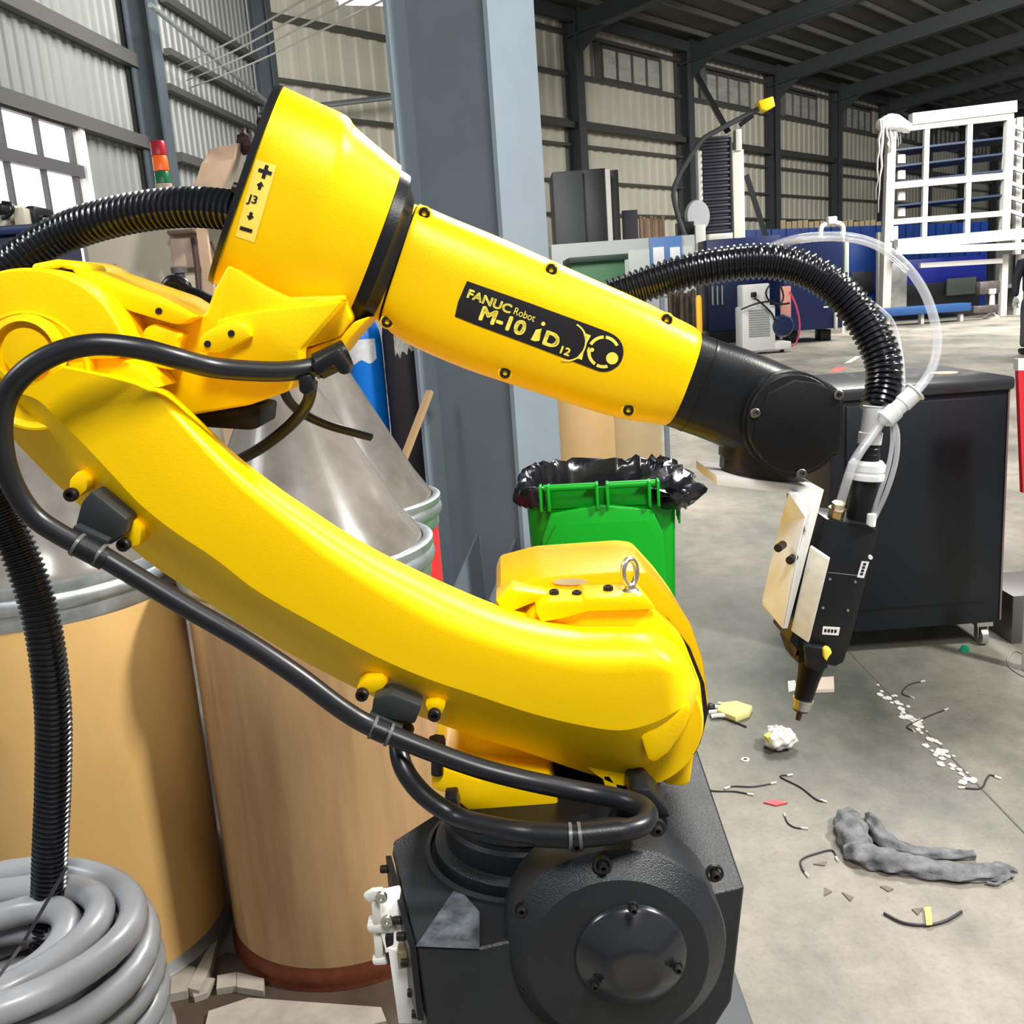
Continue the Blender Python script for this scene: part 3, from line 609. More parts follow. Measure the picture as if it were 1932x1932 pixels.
mb.slab([(58, 498), (110, 488), (138, 497), (148, 508), (300, 560), (366, 602), (388, 590), (404, 545), (430, 498), (520, 560), (652, 556), (664, 600), (640, 636), (566, 660), (566, 690), (545, 738), (470, 765), (352, 785), (300, 740), (215, 640), (60, 560)], .985, 1.12, .004, 3)
mb.build('elbow_casting', YEL, ROB, 30)
mb = MB(); mb.slab([(436, 503), (500, 541), (540, 560), (575, 570), (648, 556), (650, 566), (600, 600), (480, 620), (420, 610), (418, 560)], .968, 1.0, .003, 2); mb.build('casting_gusset', YEL, ROB, 30); mb = MB(); mb.slab([(424, 598), (500, 584), (560, 578), (645, 569), (566, 660), (566, 690), (520, 700), (430, 690), (400, 640), (408, 604)], .955, 1.0, .003, 2); mb.build('casting_gusset', YEL, ROB, 30)
mb = MB(); mb.slab([(130, 505), (165, 512), (290, 558), (368, 598), (344, 612), (328, 612), (240, 586), (175, 552)], .955, 1.02, .003); LB_ = mb.build('link_beam', YEL, ROB, 30)
mb = MB(); mb.slab([(66, 502), (110, 492), (140, 497), (146, 510), (108, 506), (72, 512)], .955, 1.03, .003); mb.build('casting_lug', YEL, ROB, 30); mb = MB(); mb.slab([(272, 618), (290, 610), (345, 632), (335, 645), (330, 700), (268, 690), (262, 640)], .96, 1.0, .004); mb.build('casting_lug', YEL, ROB, 30)
for (x, y) in ((299, 587), (116, 511)): mb = MB(); mb.slab(circ(x, y, 6.5, 16), .9535, .957); mb.build('threaded_hole', INK, LB_, 0)
mb = MB(); mb.slab([(373, 636), (396, 620), (441, 604), (466, 609), (476, 636), (416, 668), (370, 664)], .945, .99, .005, 2); pad = mb.build('mounting_pad', YEL, ROB, 30)
for (x, y) in ((436, 629), (391, 649)): mb = MB(); mb.slab(circ(x, y, 6.5, 16), .9435, .947); mb.build('threaded_hole', INK, pad, 0)
mb = MB(); mb.slab([(566, 662), (640, 636), (668, 606), (700, 596), (660, 640), (640, 668), (600, 690), (566, 690)], .99, 1.08, .004); mb.build('cable_guard', YEL, ROB, 30)
mb = MB(); mb.slab([(352, 786), (470, 766), (492, 770), (488, 808), (470, 812), (380, 806)], 1.0, 1.08, .003); mb.build('motor_box', BLKM, ROB, 30)
# --- forearm
ff = MB(); ff.barrel([((771, 383), (703, 592), 1.06, .058), ((776, 384), (706, 598), 1.06, .060), ((789, 388), (716, 606), 1.06, .063)], 64, 2.6, 1, FF); ff.build('forearm_collar', YEL, ROB, 35)
mb = MB(); mb.barrel([((789, 392), (717, 604), 1.06, .060), ((792, 395), (719, 602), 1.06, .060)], 64, 2.6, 1, FF); mb.build('forearm_seam', INK, ROB, 35)
ff = MB(); ff.barrel([((793, 387), (720, 610), 1.06, .060), ((800, 389), (727, 616), 1.06, .063), ((850, 411), (768, 646), 1.06, .066), ((950, 452), (872, 692), 1.06, .068), ((1080, 510), (985, 730), 1.06, .067), ((1200, 563), (1120, 774), 1.06, .064), ((1262, 594), (1183, 789), 1.06, .061), ((1300, 613), (1232, 796), 1.06, .058), ((1312, 622), (1246, 799), 1.06, .055)], 72, 3.0, 4, FF)
FORE = ff.build('forearm', YEL, ROB, 35)
tf = bvh([FORE])
for (x, y) in ((801, 403), (1040, 509), (1257, 603), (731, 607), (953, 703), (1185, 773)):
    p = W(x, y, 1.0); h_ = tf.ray_cast(CAM, (p-CAM).normalized()); p = h_[0] if h_[0] else W(x, y, 1.04)
    mb = MB(); mb.lathe(p+Vector((0, .006, 0)), (0, -1, 0), [(.0075, 0), (.0075, .008), (.006, .009), (.0055, .0085)], 18); q = mb.build('bolt_boss', YEL if y < 605 else YEL, FORE)
    bolt_at(p+Vector((0, -.0006, 0)), q, .0056, h=.004)
# decal on the forearm
ang = math.radians(20.8)
outline = [(881, 530), (1000, 572), (1120, 616), (1149, 627)]+circ(1139, 664, 37.5, 20, -1.15, 1.95)+[(1000, 651), (900, 614), (858, 597), (864, 570)]
DE = decal('name_decal', outline, [tuple(range(len(outline)))], 1.0, tf, .0006, INK, FORE, 5)
def word(s, size, org, **k):
    a = k.pop('ang', ang); b = k.pop('thick', 0); P, Fs = [], []
    for dx, dy in (((0, 0),) if not b else ((-b, -b), (b, -b), (b, b), (-b, b))):
        p, f_ = textpx(s, size, (org[0]+dx, org[1]+dy), a, 1.0, **k); n_ = len(P); P += p; Fs += [tuple(i+n_ for i in q) for q in f_]
    return decal('lettering', P, Fs, 1.0, tf, .0012, LEMON, DE, 1)
word('FANUC', 23, (879, 560), thick=.7, sx=1.15, spacing=1.02)
word('Robot', 20, (967, 592), sx=.85)
word('M-10', 37, (901, 601), thick=1.3, sx=1.18)
word('D', 37, (1021, 647), thick=1.3, sx=1.15)
word('12', 20, (1052, 664), thick=.6, sx=1.15)
def pol(pts): decal('emblem', pts, [tuple(range(len(pts)))], 1.0, tf, .0012, LEMON, DE, 1)
pol([(1011, 622), (1022, 620), (1014, 640), (1018, 643), (1009, 644), (1001, 641), (1004, 636), (1009, 626)]); pol(circ(1025, 611, 4, 14))
def arcband(cx, cy, r0, r1, a0, a1, n=14): return circ(cx, cy, r1, n, a0, a1)+circ(cx, cy, r0, n, a1, a0)
for a0, a1, w0, w1 in ((-1.05, -.35, 35, 38), (-.35, .9, 34, 37), (.9, 1.9, 35, 38)): pol(arcband(1070, 644, w0, w1, a0, a1))
pol([(1100, 627), (1115, 633), (1106, 648), (1102, 660), (1098, 679), (1088, 676), (1099, 668), (1106, 650), (1105, 636)])
for a0, a1 in ((math.radians(-150), math.radians(-90)), (math.radians(-82), math.radians(-25)), (math.radians(75), math.radians(118)), (math.radians(126), math.radians(188))): pol(arcband(1139, 664, 25, 31, a0, a1))
pol(circ(1155, 676, 11.5, 22)); pol(circ(1117, 660, 4, 14)); pol([(1110, 655), (1113, 656), (1110, 664), (1107, 663)])
# J3 label on the bell
tb = bvh([BELL])
lab = [(483, 301), (522, 312), (480, 458), (444, 446)]
LAB = decal('axis_label', lab, [(0, 1, 2, 3)], 1.0, tb, .0005, YELD, BELL, 5)
def lp_(pts, fs=None): decal('lettering', pts, fs or [tuple(range(len(pts)))], 1.0, tb, .0011, INK, LAB, 1)
la = math.radians(17)
def rot(pts, c, a): return [(c[0]+x*math.cos(a)-y*math.sin(a), c[1]+x*math.sin(a)+y*math.cos(a)) for x, y in pts]
lp_(rot([(-3.5, -13), (3.5, -13), (3.5, -3.5), (13, -3.5), (13, 3.5), (3.5, 3.5), (3.5, 13), (-3.5, 13), (-3.5, 3.5), (-13, 3.5), (-13, -3.5), (-3.5, -3.5)], (500, 324), la))
lp_(rot([(0, -8), (7, 0), (3, 0), (3, 8), (-3, 8), (-3, 0), (-7, 0)], (491, 350), la)); lp_(rot([(0, 8), (-7, 0), (-3, 0), (-3, -8), (3, -8), (3, 0), (7, 0)], (472, 408), la))
lp_(rot([(-12, -3.5), (12, -3.5), (12, 3.5), (-12, 3.5)], (464, 433), la)); p_, f_ = textpx('J3', 21, (467, 380), la, 1.0, bold=.02, sx=1.15); lp_(p_, f_)

# --- wrist (black)
mb = MB(); mb.barrel([((1306, 622), (1243, 797), 1.06, .050), ((1345, 638), (1275, 808), 1.06, .051), ((1400, 656), (1325, 826), 1.06, .052), ((1450, 676), (1372, 846), 1.06, .052), ((1500, 697), (1430, 864), 1.06, .050), ((1548, 716), (1485, 880), 1.06, .044), ((1572, 732), (1530, 880), 1.06, .036)], 56, 3.6, 3)
WR = mb.build('wrist_body', BLK, ROB, 32)
mb = MB(); mb.barrel([((1343, 636), (1274, 808), 1.06, .0525), ((1347, 638), (1278, 810), 1.06, .0525)], 56, 3.6, 1); mb.build('wrist_rib', BLK, ROB, 32)
dc = W(1497, 800, 1.0)
def dshape(o): return [(1497+math.cos(a)*(92+o), 800+math.sin(a)*(96+o)) if not (-.72 < a < .62) else (1587+o, 800+math.tan(max(-.6, min(.55, a)))*88) for a in [2*PI*k/56-PI for k in range(56)]]
mb = MB(); mb.slab(dshape(4), .998, 1.03, .003); mb.build('wrist_flange', BLK, ROB, 30)
mb = MB(); mb.slab([(x+3, y-1) for x, y in dshape(-3)], .985, 1.0, .005, 3); WC = mb.build('wrist_cover', BLK, ROB, 30)
mb = MB(); mb.slab([(1448, 742), (1500, 716), (1540, 722), (1584, 740), (1588, 765), (1588, 820), (1560, 866), (1520, 888), (1478, 886), (1440, 868), (1420, 830), (1424, 800)], .9825, .99, .002); mb.build('cover_face', BLKM, WC, 30)
for (x, y) in ((1424, 779), (1581, 745), (1511, 893)): bolt_at(W(x, y, .985), WC, .0052, h=.004, m=mat('dull_bolt', (.18, .17, .16), .4, .8))
# tool flange under the wrist
fc_ = W(1432, 866, 1.045); fd = (W(1424, 900, 1.045)-fc_).normalized()
fo = W(1436, 858, 1.05); ax = Vector((-.10, 0, -1)).normalized()
mb = MB(); mb.lathe(fo+ax*-.02, ax, [(.046, 0), (.046, .022), (.044, .024), (.044, .036)], 12); mb.lathe(fo+ax*.012, ax, [(.041, 0), (.041, .016), (.036, .0165)], 40); mb.build('tool_flange', mat('brown_black_steel', (.035, .027, .022), .35, .5), ROB, 30)

# --- smooth black dress cable with clamps
def path(pl, Y=None): return [W(p[0], p[1], p[2] if len(p) > 2 else Y) for p in pl]
CB = MB(); CB.tube(path([(640, 672, .98), (600, 690, .965), (545, 700, .945), (480, 700, .93), (400, 693, .91), (330, 675, .885), (260, 657, .87), (180, 650, .86), (110, 665, .855), (50, 700, .85), (12, 750, .85), (2, 820, .85), (18, 900, .855), (60, 970, .86), (120, 1012, .865), (180, 1042, .87), (260, 1090, .87), (360, 1150, .87), (460, 1208, .87), (560, 1274, .87), (640, 1334, .872), (700, 1370, .875), (800, 1412, .87), (900, 1448, .865), (1000, 1474, .86), (1100, 1494, .86), (1165, 1506, .85), (1205, 1518, .835), (1222, 1536, .815), (1212, 1556, .795), (1170, 1568, .785), (1090, 1576, .785), (1000, 1572, .795), (920, 1558, .83), (860, 1540, .86), (800, 1500, .87), (762, 1450, .88), (752, 1400, .90), (765, 1372, .92)]), .0098, 20, 5)
CAB = CB.build('dress_cable', RUB, ROB, 60)
def sleeve(p, q, Y1, Y2, r=.0115): mb = MB(); mb.cyl(W(*p, Y1), W(*q, Y2), r, 20); mb.build('cable_sleeve', BLK, CAB, 30)
sleeve((598, 692), (655, 665), .962, .97, .0135); sleeve((140, 1024), (200, 1056), .866, .87, .0108); sleeve((705, 1373), (730, 1384), .875, .873, .0108)
sleeve((1012, 1574), (1075, 1577), .792, .785, .0112); sleeve((1096, 1576), (1172, 1568), .785, .785, .0112)
def tie(x, y, Y, dx, dy):
    a = W(x, y, Y); d = (W(x+dx, y+dy, Y)-a).normalized(); mb = MB(); mb.lathe(a-d*.0015, d, [(.0118, 0), (.0118, .003)], 20); mb.build('cable_tie', mat('grey_tie', (.09, .09, .09), .35), CAB)
tie(596, 693, .964, 10, -4); tie(147, 1028, .866, 10, 6); tie(188, 1048, .87, 10, 6); tie(704, 1372, .876, 10, 4); tie(734, 1386, .874, 10, 4); tie(1075, 1577, .785, 10, 0); tie(1094, 1576, .785, 10, -1)
mb = MB(); mb.slab([(562, 712), (585, 706), (594, 735), (576, 748), (564, 738)], .94, .96, .002); mb.slab([(585, 690), (640, 655), (660, 690), (656, 708), (640, 706), (630, 690), (600, 712)], .945, .975, .003); mb.build('cable_clamp', BLK, ROB, 30)
for pl, Y, r in (([(535, 735, 1.02), (548, 760, 1.04), (575, 782, 1.06), (620, 802, 1.08), (665, 815, 1.1), (698, 824, 1.12)], 0, .0052), ([(588, 720, .97), (580, 760, .98), (550, 800, 1.0), (500, 840, 1.02), (450, 868, 1.04), (380, 900, 1.08)], 0, .0062)):
    mb = MB(); mb.tube(path(pl), r, 12, 5); mb.build('cable_tail', RUB, ROB, 60)
mb = MB(); mb.cyl(W(825, 1400, .93), W(825, 1460, .93), .0065, 16); mb.cyl(W(825, 1392, .93), W(825, 1404, .93), .009, 6); mb.build('stop_bolt', BOLT, ROB, 30)

# ================================================================== LASER HEAD hanging from the wrist
hb = W(1560, 1100, 1.05); HEAD = thing('laser_welding_head', hb, 'black box-shaped laser welding head hanging under the robot wrist', 'welding head')
YH = 1.02
mb = MB()
mb.prism([W(1561, 980, YH), W(1599, 985, YH), W(1636, 990, YH), W(1657, 1001, YH+.01), W(1606, 1206, YH), W(1592, 1250, YH), W(1576, 1258, YH), W(1520, 1245, YH), W(1490, 1210, YH)], (-.004, .055, .004), .0015)
HB = mb.build('head_housing', BLK, HEAD, 25)
mb = MB(); mb.prism([W(1545, 964, YH+.045), W(1562, 980, YH-.001), W(1500, 1240, YH-.001), W(1482, 1200, YH+.045)], (.012, .01, 0), .0008); mb.build('side_panel', BLK, HEAD, 25)
mb = MB(); mb.prism([W(1482, 1188, YH+.03), W(1510, 1205, YH-.002), W(1520, 1250, YH-.002), W(1505, 1251, YH), W(1492, 1238, YH+.02), W(1481, 1208, YH+.03)], (.0, .02, 0), .001)
mb.build('lower_collar', BLKM, HEAD, 25)
mb = MB(); mb.prism([W(1518, 1218, YH-.012), W(1568, 1225, YH-.012), W(1562, 1262, YH-.012), W(1540, 1268, YH-.012), W(1522, 1258, YH-.012)], (0, .03, 0), .002); mb.build('valve_block', BLK, HEAD, 25)
mb = MB(); mb.slab([(1555, 1227), (1560, 1222), (1567, 1224), (1570, 1232), (1564, 1240), (1560, 1248), (1556, 1242)], YH-.020, YH-.012, .001); mb.build('valve_knob', LEMON, HEAD, 25)
for (x, y) in ((1566, 1093), (1614, 1098), (1553, 1147), (1600, 1152), (1530, 1221), (1523, 1243)):
    mb = MB(); mb.slab(circ(x, y, 2.6, 12), YH-.0022, YH-.0006); mb.build('screw', STEEL, HB, 0)
a, b = W(1643, 1050, YH), None; mb = MB(); mb.slab(circ(1643, 1052, 4, 12), YH-.004, YH-.001); mb.build('indicator', WHP, HB, 0)
mb = MB(); mb.bar(W(1562, 1080, YH-.0005), W(1630, 1087, YH-.0005), .0006, .0006); mb.build('seam', GALV, HB, 0)
STK = mat('white_sticker', (.85, .85, .83), .5)
def sticker(pts, rows):
    mb = MB(); mb.slab(pts, YH-.0014, YH-.0008); st_ = mb.build('sticker', STK, HB, 0)
    a, b, c, d = [Vector(q) for q in pts]; mb = MB()
    for k in range(rows):
        u0 = .1+.8*k/rows; u1 = u0+.8/rows*.7
        def P_(u, v): q = a.lerp(b, u).lerp(d.lerp(c, u), v); return (q.x, q.y)
        mb.slab([P_(u0, .3), P_(u1, .3), P_(u1, .7), P_(u0, .7)], YH-.0018, YH-.0012)
    tag(mb.build('lettering', INK, st_, 0), kind='stuff')
sticker([(1553, 1182), (1585, 1184), (1582, 1199), (1551, 1197)], 4); sticker([(1640, 1060), (1630, 1091), (1617, 1089), (1626, 1059)], 4)
ax_ = (W(1505, 1360, 1.045)-W(1531, 1258, 1.045)).normalized(); o_ = W(1532, 1254, 1.045); Lc = (W(1515, 1318, 1.045)-o_).length
mb = MB(); mb.lathe(o_, ax_, [(.0148, -.01), (.0148, .002), (.0125, Lc*.4), (.0105, Lc)], 28); mb.build('nozzle_cone', BLKM, HEAD)
mb = MB(); mb.lathe(o_+ax_*Lc, ax_, [(.0118, 0), (.0118, .003), (.0100, .004), (.0100, .0105), (.0088, .011), (.0088, .013)], 28); mb.build('nozzle_ring', STEEL, HEAD)
mb = MB(); mb.lathe(o_+ax_*(Lc+.013), ax_, [(.0085, 0), (.0085, .002), (.0035, .004), (.0030, .0135), (.002, .014)], 20); mb.build('nozzle_tip', mat('dark_copper', (.12, .07, .05), .35, .9), HEAD)
# fibre input on top
a0_ = W(1622, 990, 1.045); au = (W(1640, 840, 1.045)-a0_).normalized(); Lf = (W(1632, 900, 1.045)-a0_).length
mb = MB(); mb.lathe(a0_-au*.01, au, [(.0155, 0), (.0155, Lf+.012)], 32); mb.build('fibre_barrel', BLK, HEAD)
mb = MB(); mb.lathe(a0_+au*Lf*.96, au, [(.0195, 0), (.0200, .002), (.0200, .006), (.0188, .007), (.0188, .009), (.0196, .010), (.0196, .017), (.017, .020), (.016, .021)], 36); mb.build('collar_ring', WHP, HEAD)
mb = MB(); mb.lathe(a0_+au*(Lf+.018), au, [(.0125, 0), (.0125, .008), (.0115, .0085), (.0115, .014), (.0105, .015), (.0105, .024)], 28); mb.build('gland', BLK, HEAD)
mb = MB(); mb.lathe(a0_+au*(Lf+.037), au, [(.0125, 0), (.0128, .012), (.0110, .013), (.0105, .04), (.0115, .041)], 24); mb.build('strain_relief', mat('silver_grey_plastic', (.62, .62, .62), .35, .2), HEAD)
# aluminium bracket: top plate, upright leg, gusset, clamp plate
BR = thing('mounting_bracket', W(1500, 960, 1.05), 'milled pale metal bracket joining the black wrist to the laser head', 'bracket')
mb = MB(); zt2 = W(1352, 898, 1.005).z
pl_ = [W(1352, 897, 1.005), W(1548, 920, 1.005)]; pk = [G(1500, 893, zt2), G(1313, 868, zt2)]
bl_ = pk[1]; mb.prism([pl_[0], pl_[1], pl_[1]+(bl_-pl_[0]), bl_], (0, 0, -.0105), .0006); mb.build('top_plate', ALU, BR, 25)
mb = MB(); mb.prism([W(1536, 922, 1.004), W(1555, 924, 1.004), W(1528, 1026, 1.004), W(1486, 1186, 1.004), W(1476, 1186, 1.004), W(1505, 1050, 1.004)], (0, .075, 0), .0006); mb.build('upright_plate', ALU, BR, 25)
mb = MB(); mb.prism([W(1488, 930, .990), W(1504, 932, .990), W(1520, 975, .990), W(1505, 1040, .990), W(1477, 1187, .990), W(1438, 1141, 1.04), W(1438, 1130, 1.04), W(1457, 1050, 1.04), W(1471, 990, 1.04)], (.006, .014, 0), .0008); mb.build('face_plate', mat('pale_anodised', (.80, .80, .80), .5, 0, noise=.1, nscale=12), BR, 25)
mb = MB(); mb.prism([W(1504, 931, .999), W(1538, 933, .999), W(1521, 1005, .999)], (0, .012, 0), .0006); mb.build('gusset', ALU, BR, 25)
mb = MB(); mb.prism([W(1528, 1032, .994), W(1564, 1056, .975), W(1525, 1213, .975), W(1492, 1190, .994)], (.004, .008, 0), .0006); mb.build('clamp_plate', mat('worn_aluminium', (.68, .65, .56), .55, 0, noise=.35, nscale=30), BR, 25)
for (x, y) in ((1468, 1033), (1490, 1056)):
    p = W(x, y, .992); mb = MB(); mb.cyl(p+Vector((.008, .010, 0)), p+Vector((-.001, -.003, 0)), .0045, 14); mb.build('bolt', BOLT, BR, 30)

# ================================================================== HOSES
def hose(name, pl, r, label, ribs=.0068, n=20, m=HOSE, cat='hose', group=None):
    P_ = path(pl); mb = MB(); mb.tube(P_, r, n, 10, ribs=ribs)
    o = mb.build(name, m, None, 60); return tag(o, label, cat, group)
h1 = hose('corrugated_hose', [(446, 398, 1.06), (370, 391, 1.07), (290, 396, 1.08), (200, 413, 1.09), (120, 440, 1.10), (50, 480, 1.10), (-20, 540, 1.10), (-75, 640, 1.10), (-85, 760, 1.10), (-50, 880, 1.10), (10, 985, 1.10), (55, 1090, 1.10), (84, 1200, 1.10), (100, 1340, 1.10), (100, 1480, 1.10), (94, 1620, 1.10), (90, 1760, 1.11), (92, 1900, 1.13), (100, 2150, 1.16), (120, 2450, 1.2)], .0212, 'black corrugated hose looping from the robot elbow down past the left barrel')
h2 = hose('corrugated_hose', [(1060, 600, 1.16), (1120, 572, 1.155), (1200, 543, 1.15), (1290, 514, 1.145), (1380, 497, 1.14), (1460, 494, 1.13), (1530, 513, 1.12), (1590, 556, 1.11), (1638, 618, 1.095), (1666, 680, 1.08), (1668, 730, 1.07), (1658, 772, 1.06)], .0205, 'black corrugated hose arching over the wrist to the laser head')
TB = thing('air_tube', W(1700, 600, 1.08), 'thin clear air tubes with a white splitter beside the laser head', 'tube')
def ctube(pl, r, nm='tube'): mb = MB(); mb.tube(path(pl), r, 10, 8); return mb.build(nm, CLEAR, TB, 60)
ctube([(1400, 500, 1.20), (1440, 474, 1.17), (1500, 452, 1.12), (1580, 446, 1.09), (1640, 456, 1.08), (1695, 487, 1.07), (1738, 540, 1.06), (1762, 600, 1.05), (1768, 650, 1.045), (1758, 695, 1.04), (1738, 727, 1.035), (1716, 748, 1.03)], .0052)
ctube([(1400, 500, 1.20), (1450, 466, 1.17), (1520, 452, 1.10), (1600, 452, 1.09), (1660, 470, 1.08), (1712, 512, 1.07)], .0030)
ctube([(1630, 560, 1.14), (1683, 605, 1.12), (1702, 680, 1.07), (1705, 750, 1.05)], .0022)
ctube([(1668, 790, 1.03), (1640, 828, 1.02), (1612, 870, 1.012), (1596, 915, 1.01), (1582, 962, 1.02)], .0050)
ctube([(1684, 790, 1.03), (1693, 820, 1.025), (1690, 870, 1.02), (1672, 930, 1.02), (1646, 985, 1.03)], .0028)
ctube([(1682, 792, 1.035), (1684, 830, 1.03), (1676, 880, 1.025), (1660, 930, 1.025), (1640, 985, 1.035)], .0024)
s0_, s1_ = W(1728, 738, 1.03), W(1662, 800, 1.03); dd = (s1_-s0_); Ls = dd.length
mb = MB(); mb.lathe(s0_, dd, [(.0120, 0), (.0120, .0015), (.0098, .002), (.0098, Ls*.38), (.0086, Ls*.4), (.0086, Ls*.55), (.0100, Ls*.58), (.0100, Ls*.86), (.006, Ls*.95)], 24); mb.build('splitter', WHP, TB)
mb = MB(); mb.lathe(W(1576, 978, 1.03), W(1583, 948, 1.025)-W(1576, 978, 1.03), [(.0085, 0), (.0085, .010), (.0098, .011), (.0098, .013), (.0075, .0135), (.0075, .019)], 6); mb.build('fitting', BRASS, TB, 20)
mb = MB(); mb.lathe(W(1642, 992, 1.03), au, [(.0055, 0), (.0055, .013), (.004, .014)], 14); mb.build('fitting', WHP, TB, 30)

# ================================================================== FIBRE DRUMS AND HOODS
mc = G(662, 1728, 0); DX, DY = mc.x, mc.y
def drum(x, y, r, h, label, hood=True, body=KRAFT, band=GALV, foot=RUST, apex=(0, 0), hoodh=.40, ring=False, low=False):
    t = thing('fibre_drum', (x, y, 0), label, 'barrel')
    mb = MB(); mb.lathe((x, y, 0), (0, 0, 1), [(r*.975, .03), (r*.985, .06), (r*.985, h-.09), (r*.97, h-.08)], 72); mb.build('shell', body, t, 30)
    mb = MB(); mb.lathe((x, y, 0), (0, 0, 1), [(r*.99, 0), (r*1.01, .008), (r*1.0, .02), (r*1.012, .032), (r*.99, .045), (r*.985, .06)], 72); mb.build('bottom_rim', foot, t, 40)
    lo = .20 if low else .09
    mb = MB(); mb.lathe((x, y, 0), (0, 0, 1), [(r*.985, h-lo), (r*1.0, h-lo+.006), (r*1.0, h-.058), (r*1.03, h-.052), (r*1.045, h-.038), (r*1.03, h-.026), (r*1.02, h-.024), (r*1.035, h-.018), (r*1.035, h-.004), (r*1.0, h), (r*.96, h-.002), (r*.95, h-.012), (0, h-.012)], 72); mb.build('lid_band', band, t, 40)
    if hood:
        hd = thing('plastic_hood', (x, y, h), hood, 'cone')
        mb = MB(); n = 64; o = Vector((x, y, h-.01)); rings = []
        for rr_, zz, k in ((r*.95, 0, 0), (r*.93, .02, 0), (r*.80, hoodh*.17, .15), (.045, hoodh*.97, 1), (.035, hoodh, 1)):
            rings.append([o+Vector((math.cos(2*PI*j/n)*rr_*(1+.02*math.sin(7*j)*(k == 1))+apex[0]*k, math.sin(2*PI*j/n)*rr_+apex[1]*k, zz)) for j in range(n)])
        mb.ringloft(rings, True); mb.build('cone', HOOD, hd, 50)
        mb = MB(); e = o+Vector((apex[0], apex[1], hoodh)); mb.cyl(e-Vector((0, 0, .01)), e+Vector((0, 0, .05)), .028, 24); mb.build('neck', WHP, hd, 30)
        mb = MB(); k = .5; a = o+Vector((-r*.90, -r*.25, .012)); b = e+Vector((-.03, -.01, -.03)); mb.tube([a, (a+b)/2+Vector((-.004, -.004, 0)), b], .004, 6, 4); mb.build('seam', mat('clear_seam', (.8, .8, .8), .3, alpha=.8), hd)
    return t
DR = .268
drum(DX, DY, DR, .925, 'brown fibre drum in the middle, right behind the robot base, with streaky brown sides', 'grey-brown smoked plastic cone on the middle drum', apex=(-.02, .02), hoodh=.42)
lx, ly = DX-.562, DY-.03
td = drum(lx, ly, DR*1.02, .95, 'yellow-brown fibre drum at the left edge behind the black corrugated hose', 'grey plastic cone on the leftmost drum behind the yellow arm', body=KRAFT2, foot=GALV, low=False, hoodh=.40)
mb = MB(); cxx = lx-.08; pts = []
for k in range(13):
    a = PI*k/12; pts.append(Vector((lx-.12+.075*math.cos(a), ly-DR*1.02*.95-.03, .70-.075*math.sin(a)*.9)))
mb.tube(pts, .005, 10, 3); mb.build('carry_handle', STEEL, td, 60)
drum(DX-.02, DY+.60, DR, .90, 'red and white drum half hidden behind the middle drum', 'clear plastic cone on the red drum at the back', body=REDP, apex=(-.03, .0), hoodh=.46)

# ================================================================== GAS CYLINDERS
def gas(x, y, r, h, m, label, m2=None):
    t = thing('gas_cylinder', (x, y, 0), label, 'cylinder')
    mb = MB(); mb.lathe((x, y, 0), (0, 0, 1), [(r*.9, 0), (r, .02), (r, h-.16), (r*.93, h-.10), (r*.72, h-.05), (r*.35, h-.01), (r*.3, h)], 40); mb.build('body', m, t, 50)
    mb = MB(); mb.lathe((x, y, h-.01), (0, 0, 1), [(r*.32, 0), (r*.32, .05), (r*.2, .055), (r*.2, .10)], 20); mb.build('valve_cap', m2 or m, t, 40); return t
Yg = 4.75
p1 = W(686, 660, Yg); p2 = W(760, 660, Yg-.0); rg = (W(722, 700, Yg)-W(650, 700, Yg)).length/2
zt1 = W(690, 585, Yg).z
t = gas(p1.x, p1.y, rg*.98, zt1, BLUC, 'blue gas cylinder with a white paper label behind the robot elbow')
mb = MB(); r_ = rg*.99
z0_, z1_ = W(690, 683, Yg-rg).z, W(690, 640, Yg-rg).z; n = 14; V_ = []; F_ = []
for k in range(n+1):
    a = -PI*.86+PI*.62*k/n; V_ += [Vector((p1.x+r_*math.cos(a), p1.y+r_*math.sin(a), z0_+.01*math.sin(k))), Vector((p1.x+r_*math.cos(a), p1.y+r_*math.sin(a), z1_))]
mb.add(V_, [(2*k, 2*k+2, 2*k+3, 2*k+1) for k in range(n)]); mb.build('paper_label', mat('paper', (.78, .78, .80), .7, noise=.25, nscale=30), t)
t = gas(p2.x, p2.y, rg*1.02, zt1+.03, mat('dark_brown_steel', (.035, .03, .035), .5, noise=.3, nscale=8), 'dark gas cylinder with a torn white label left of the grey pillar')
mb = MB(); z0_, z1_ = W(757, 672, Yg-rg).z, W(757, 628, Yg-rg).z; V_ = []; F_ = []; r_ = rg*1.03
for k in range(11):
    a = -PI*.60+PI*.38*k/10; V_ += [Vector((p2.x+r_*math.cos(a), p2.y+r_*math.sin(a), z0_+.018*math.sin(k*2.3)+.012*k*.3)), Vector((p2.x+r_*math.cos(a), p2.y+r_*math.sin(a), z1_-.012*math.cos(k*1.7)))]
mb.add(V_, [(2*k, 2*k+2, 2*k+3, 2*k+1) for k in range(10)]); mb.build('paper_label', mat('torn_paper', (.75, .72, .66), .7, noise=.4, nscale=40), t)
mb = MB(); a, b = W(768, 850, 4.15), W(797, 775, 4.25); d = (b-a).normalized(); a0 = a-d*((a.z-.0)/d.z); mb.bar(a0, b+d*.1, .03, .02); tag(mb.build('wooden_stick', mat('raw_wood', (.5, .33, .17), .7), None, 0), 'thin wooden stick leaning between the dark cylinder and the pillar', 'stick')

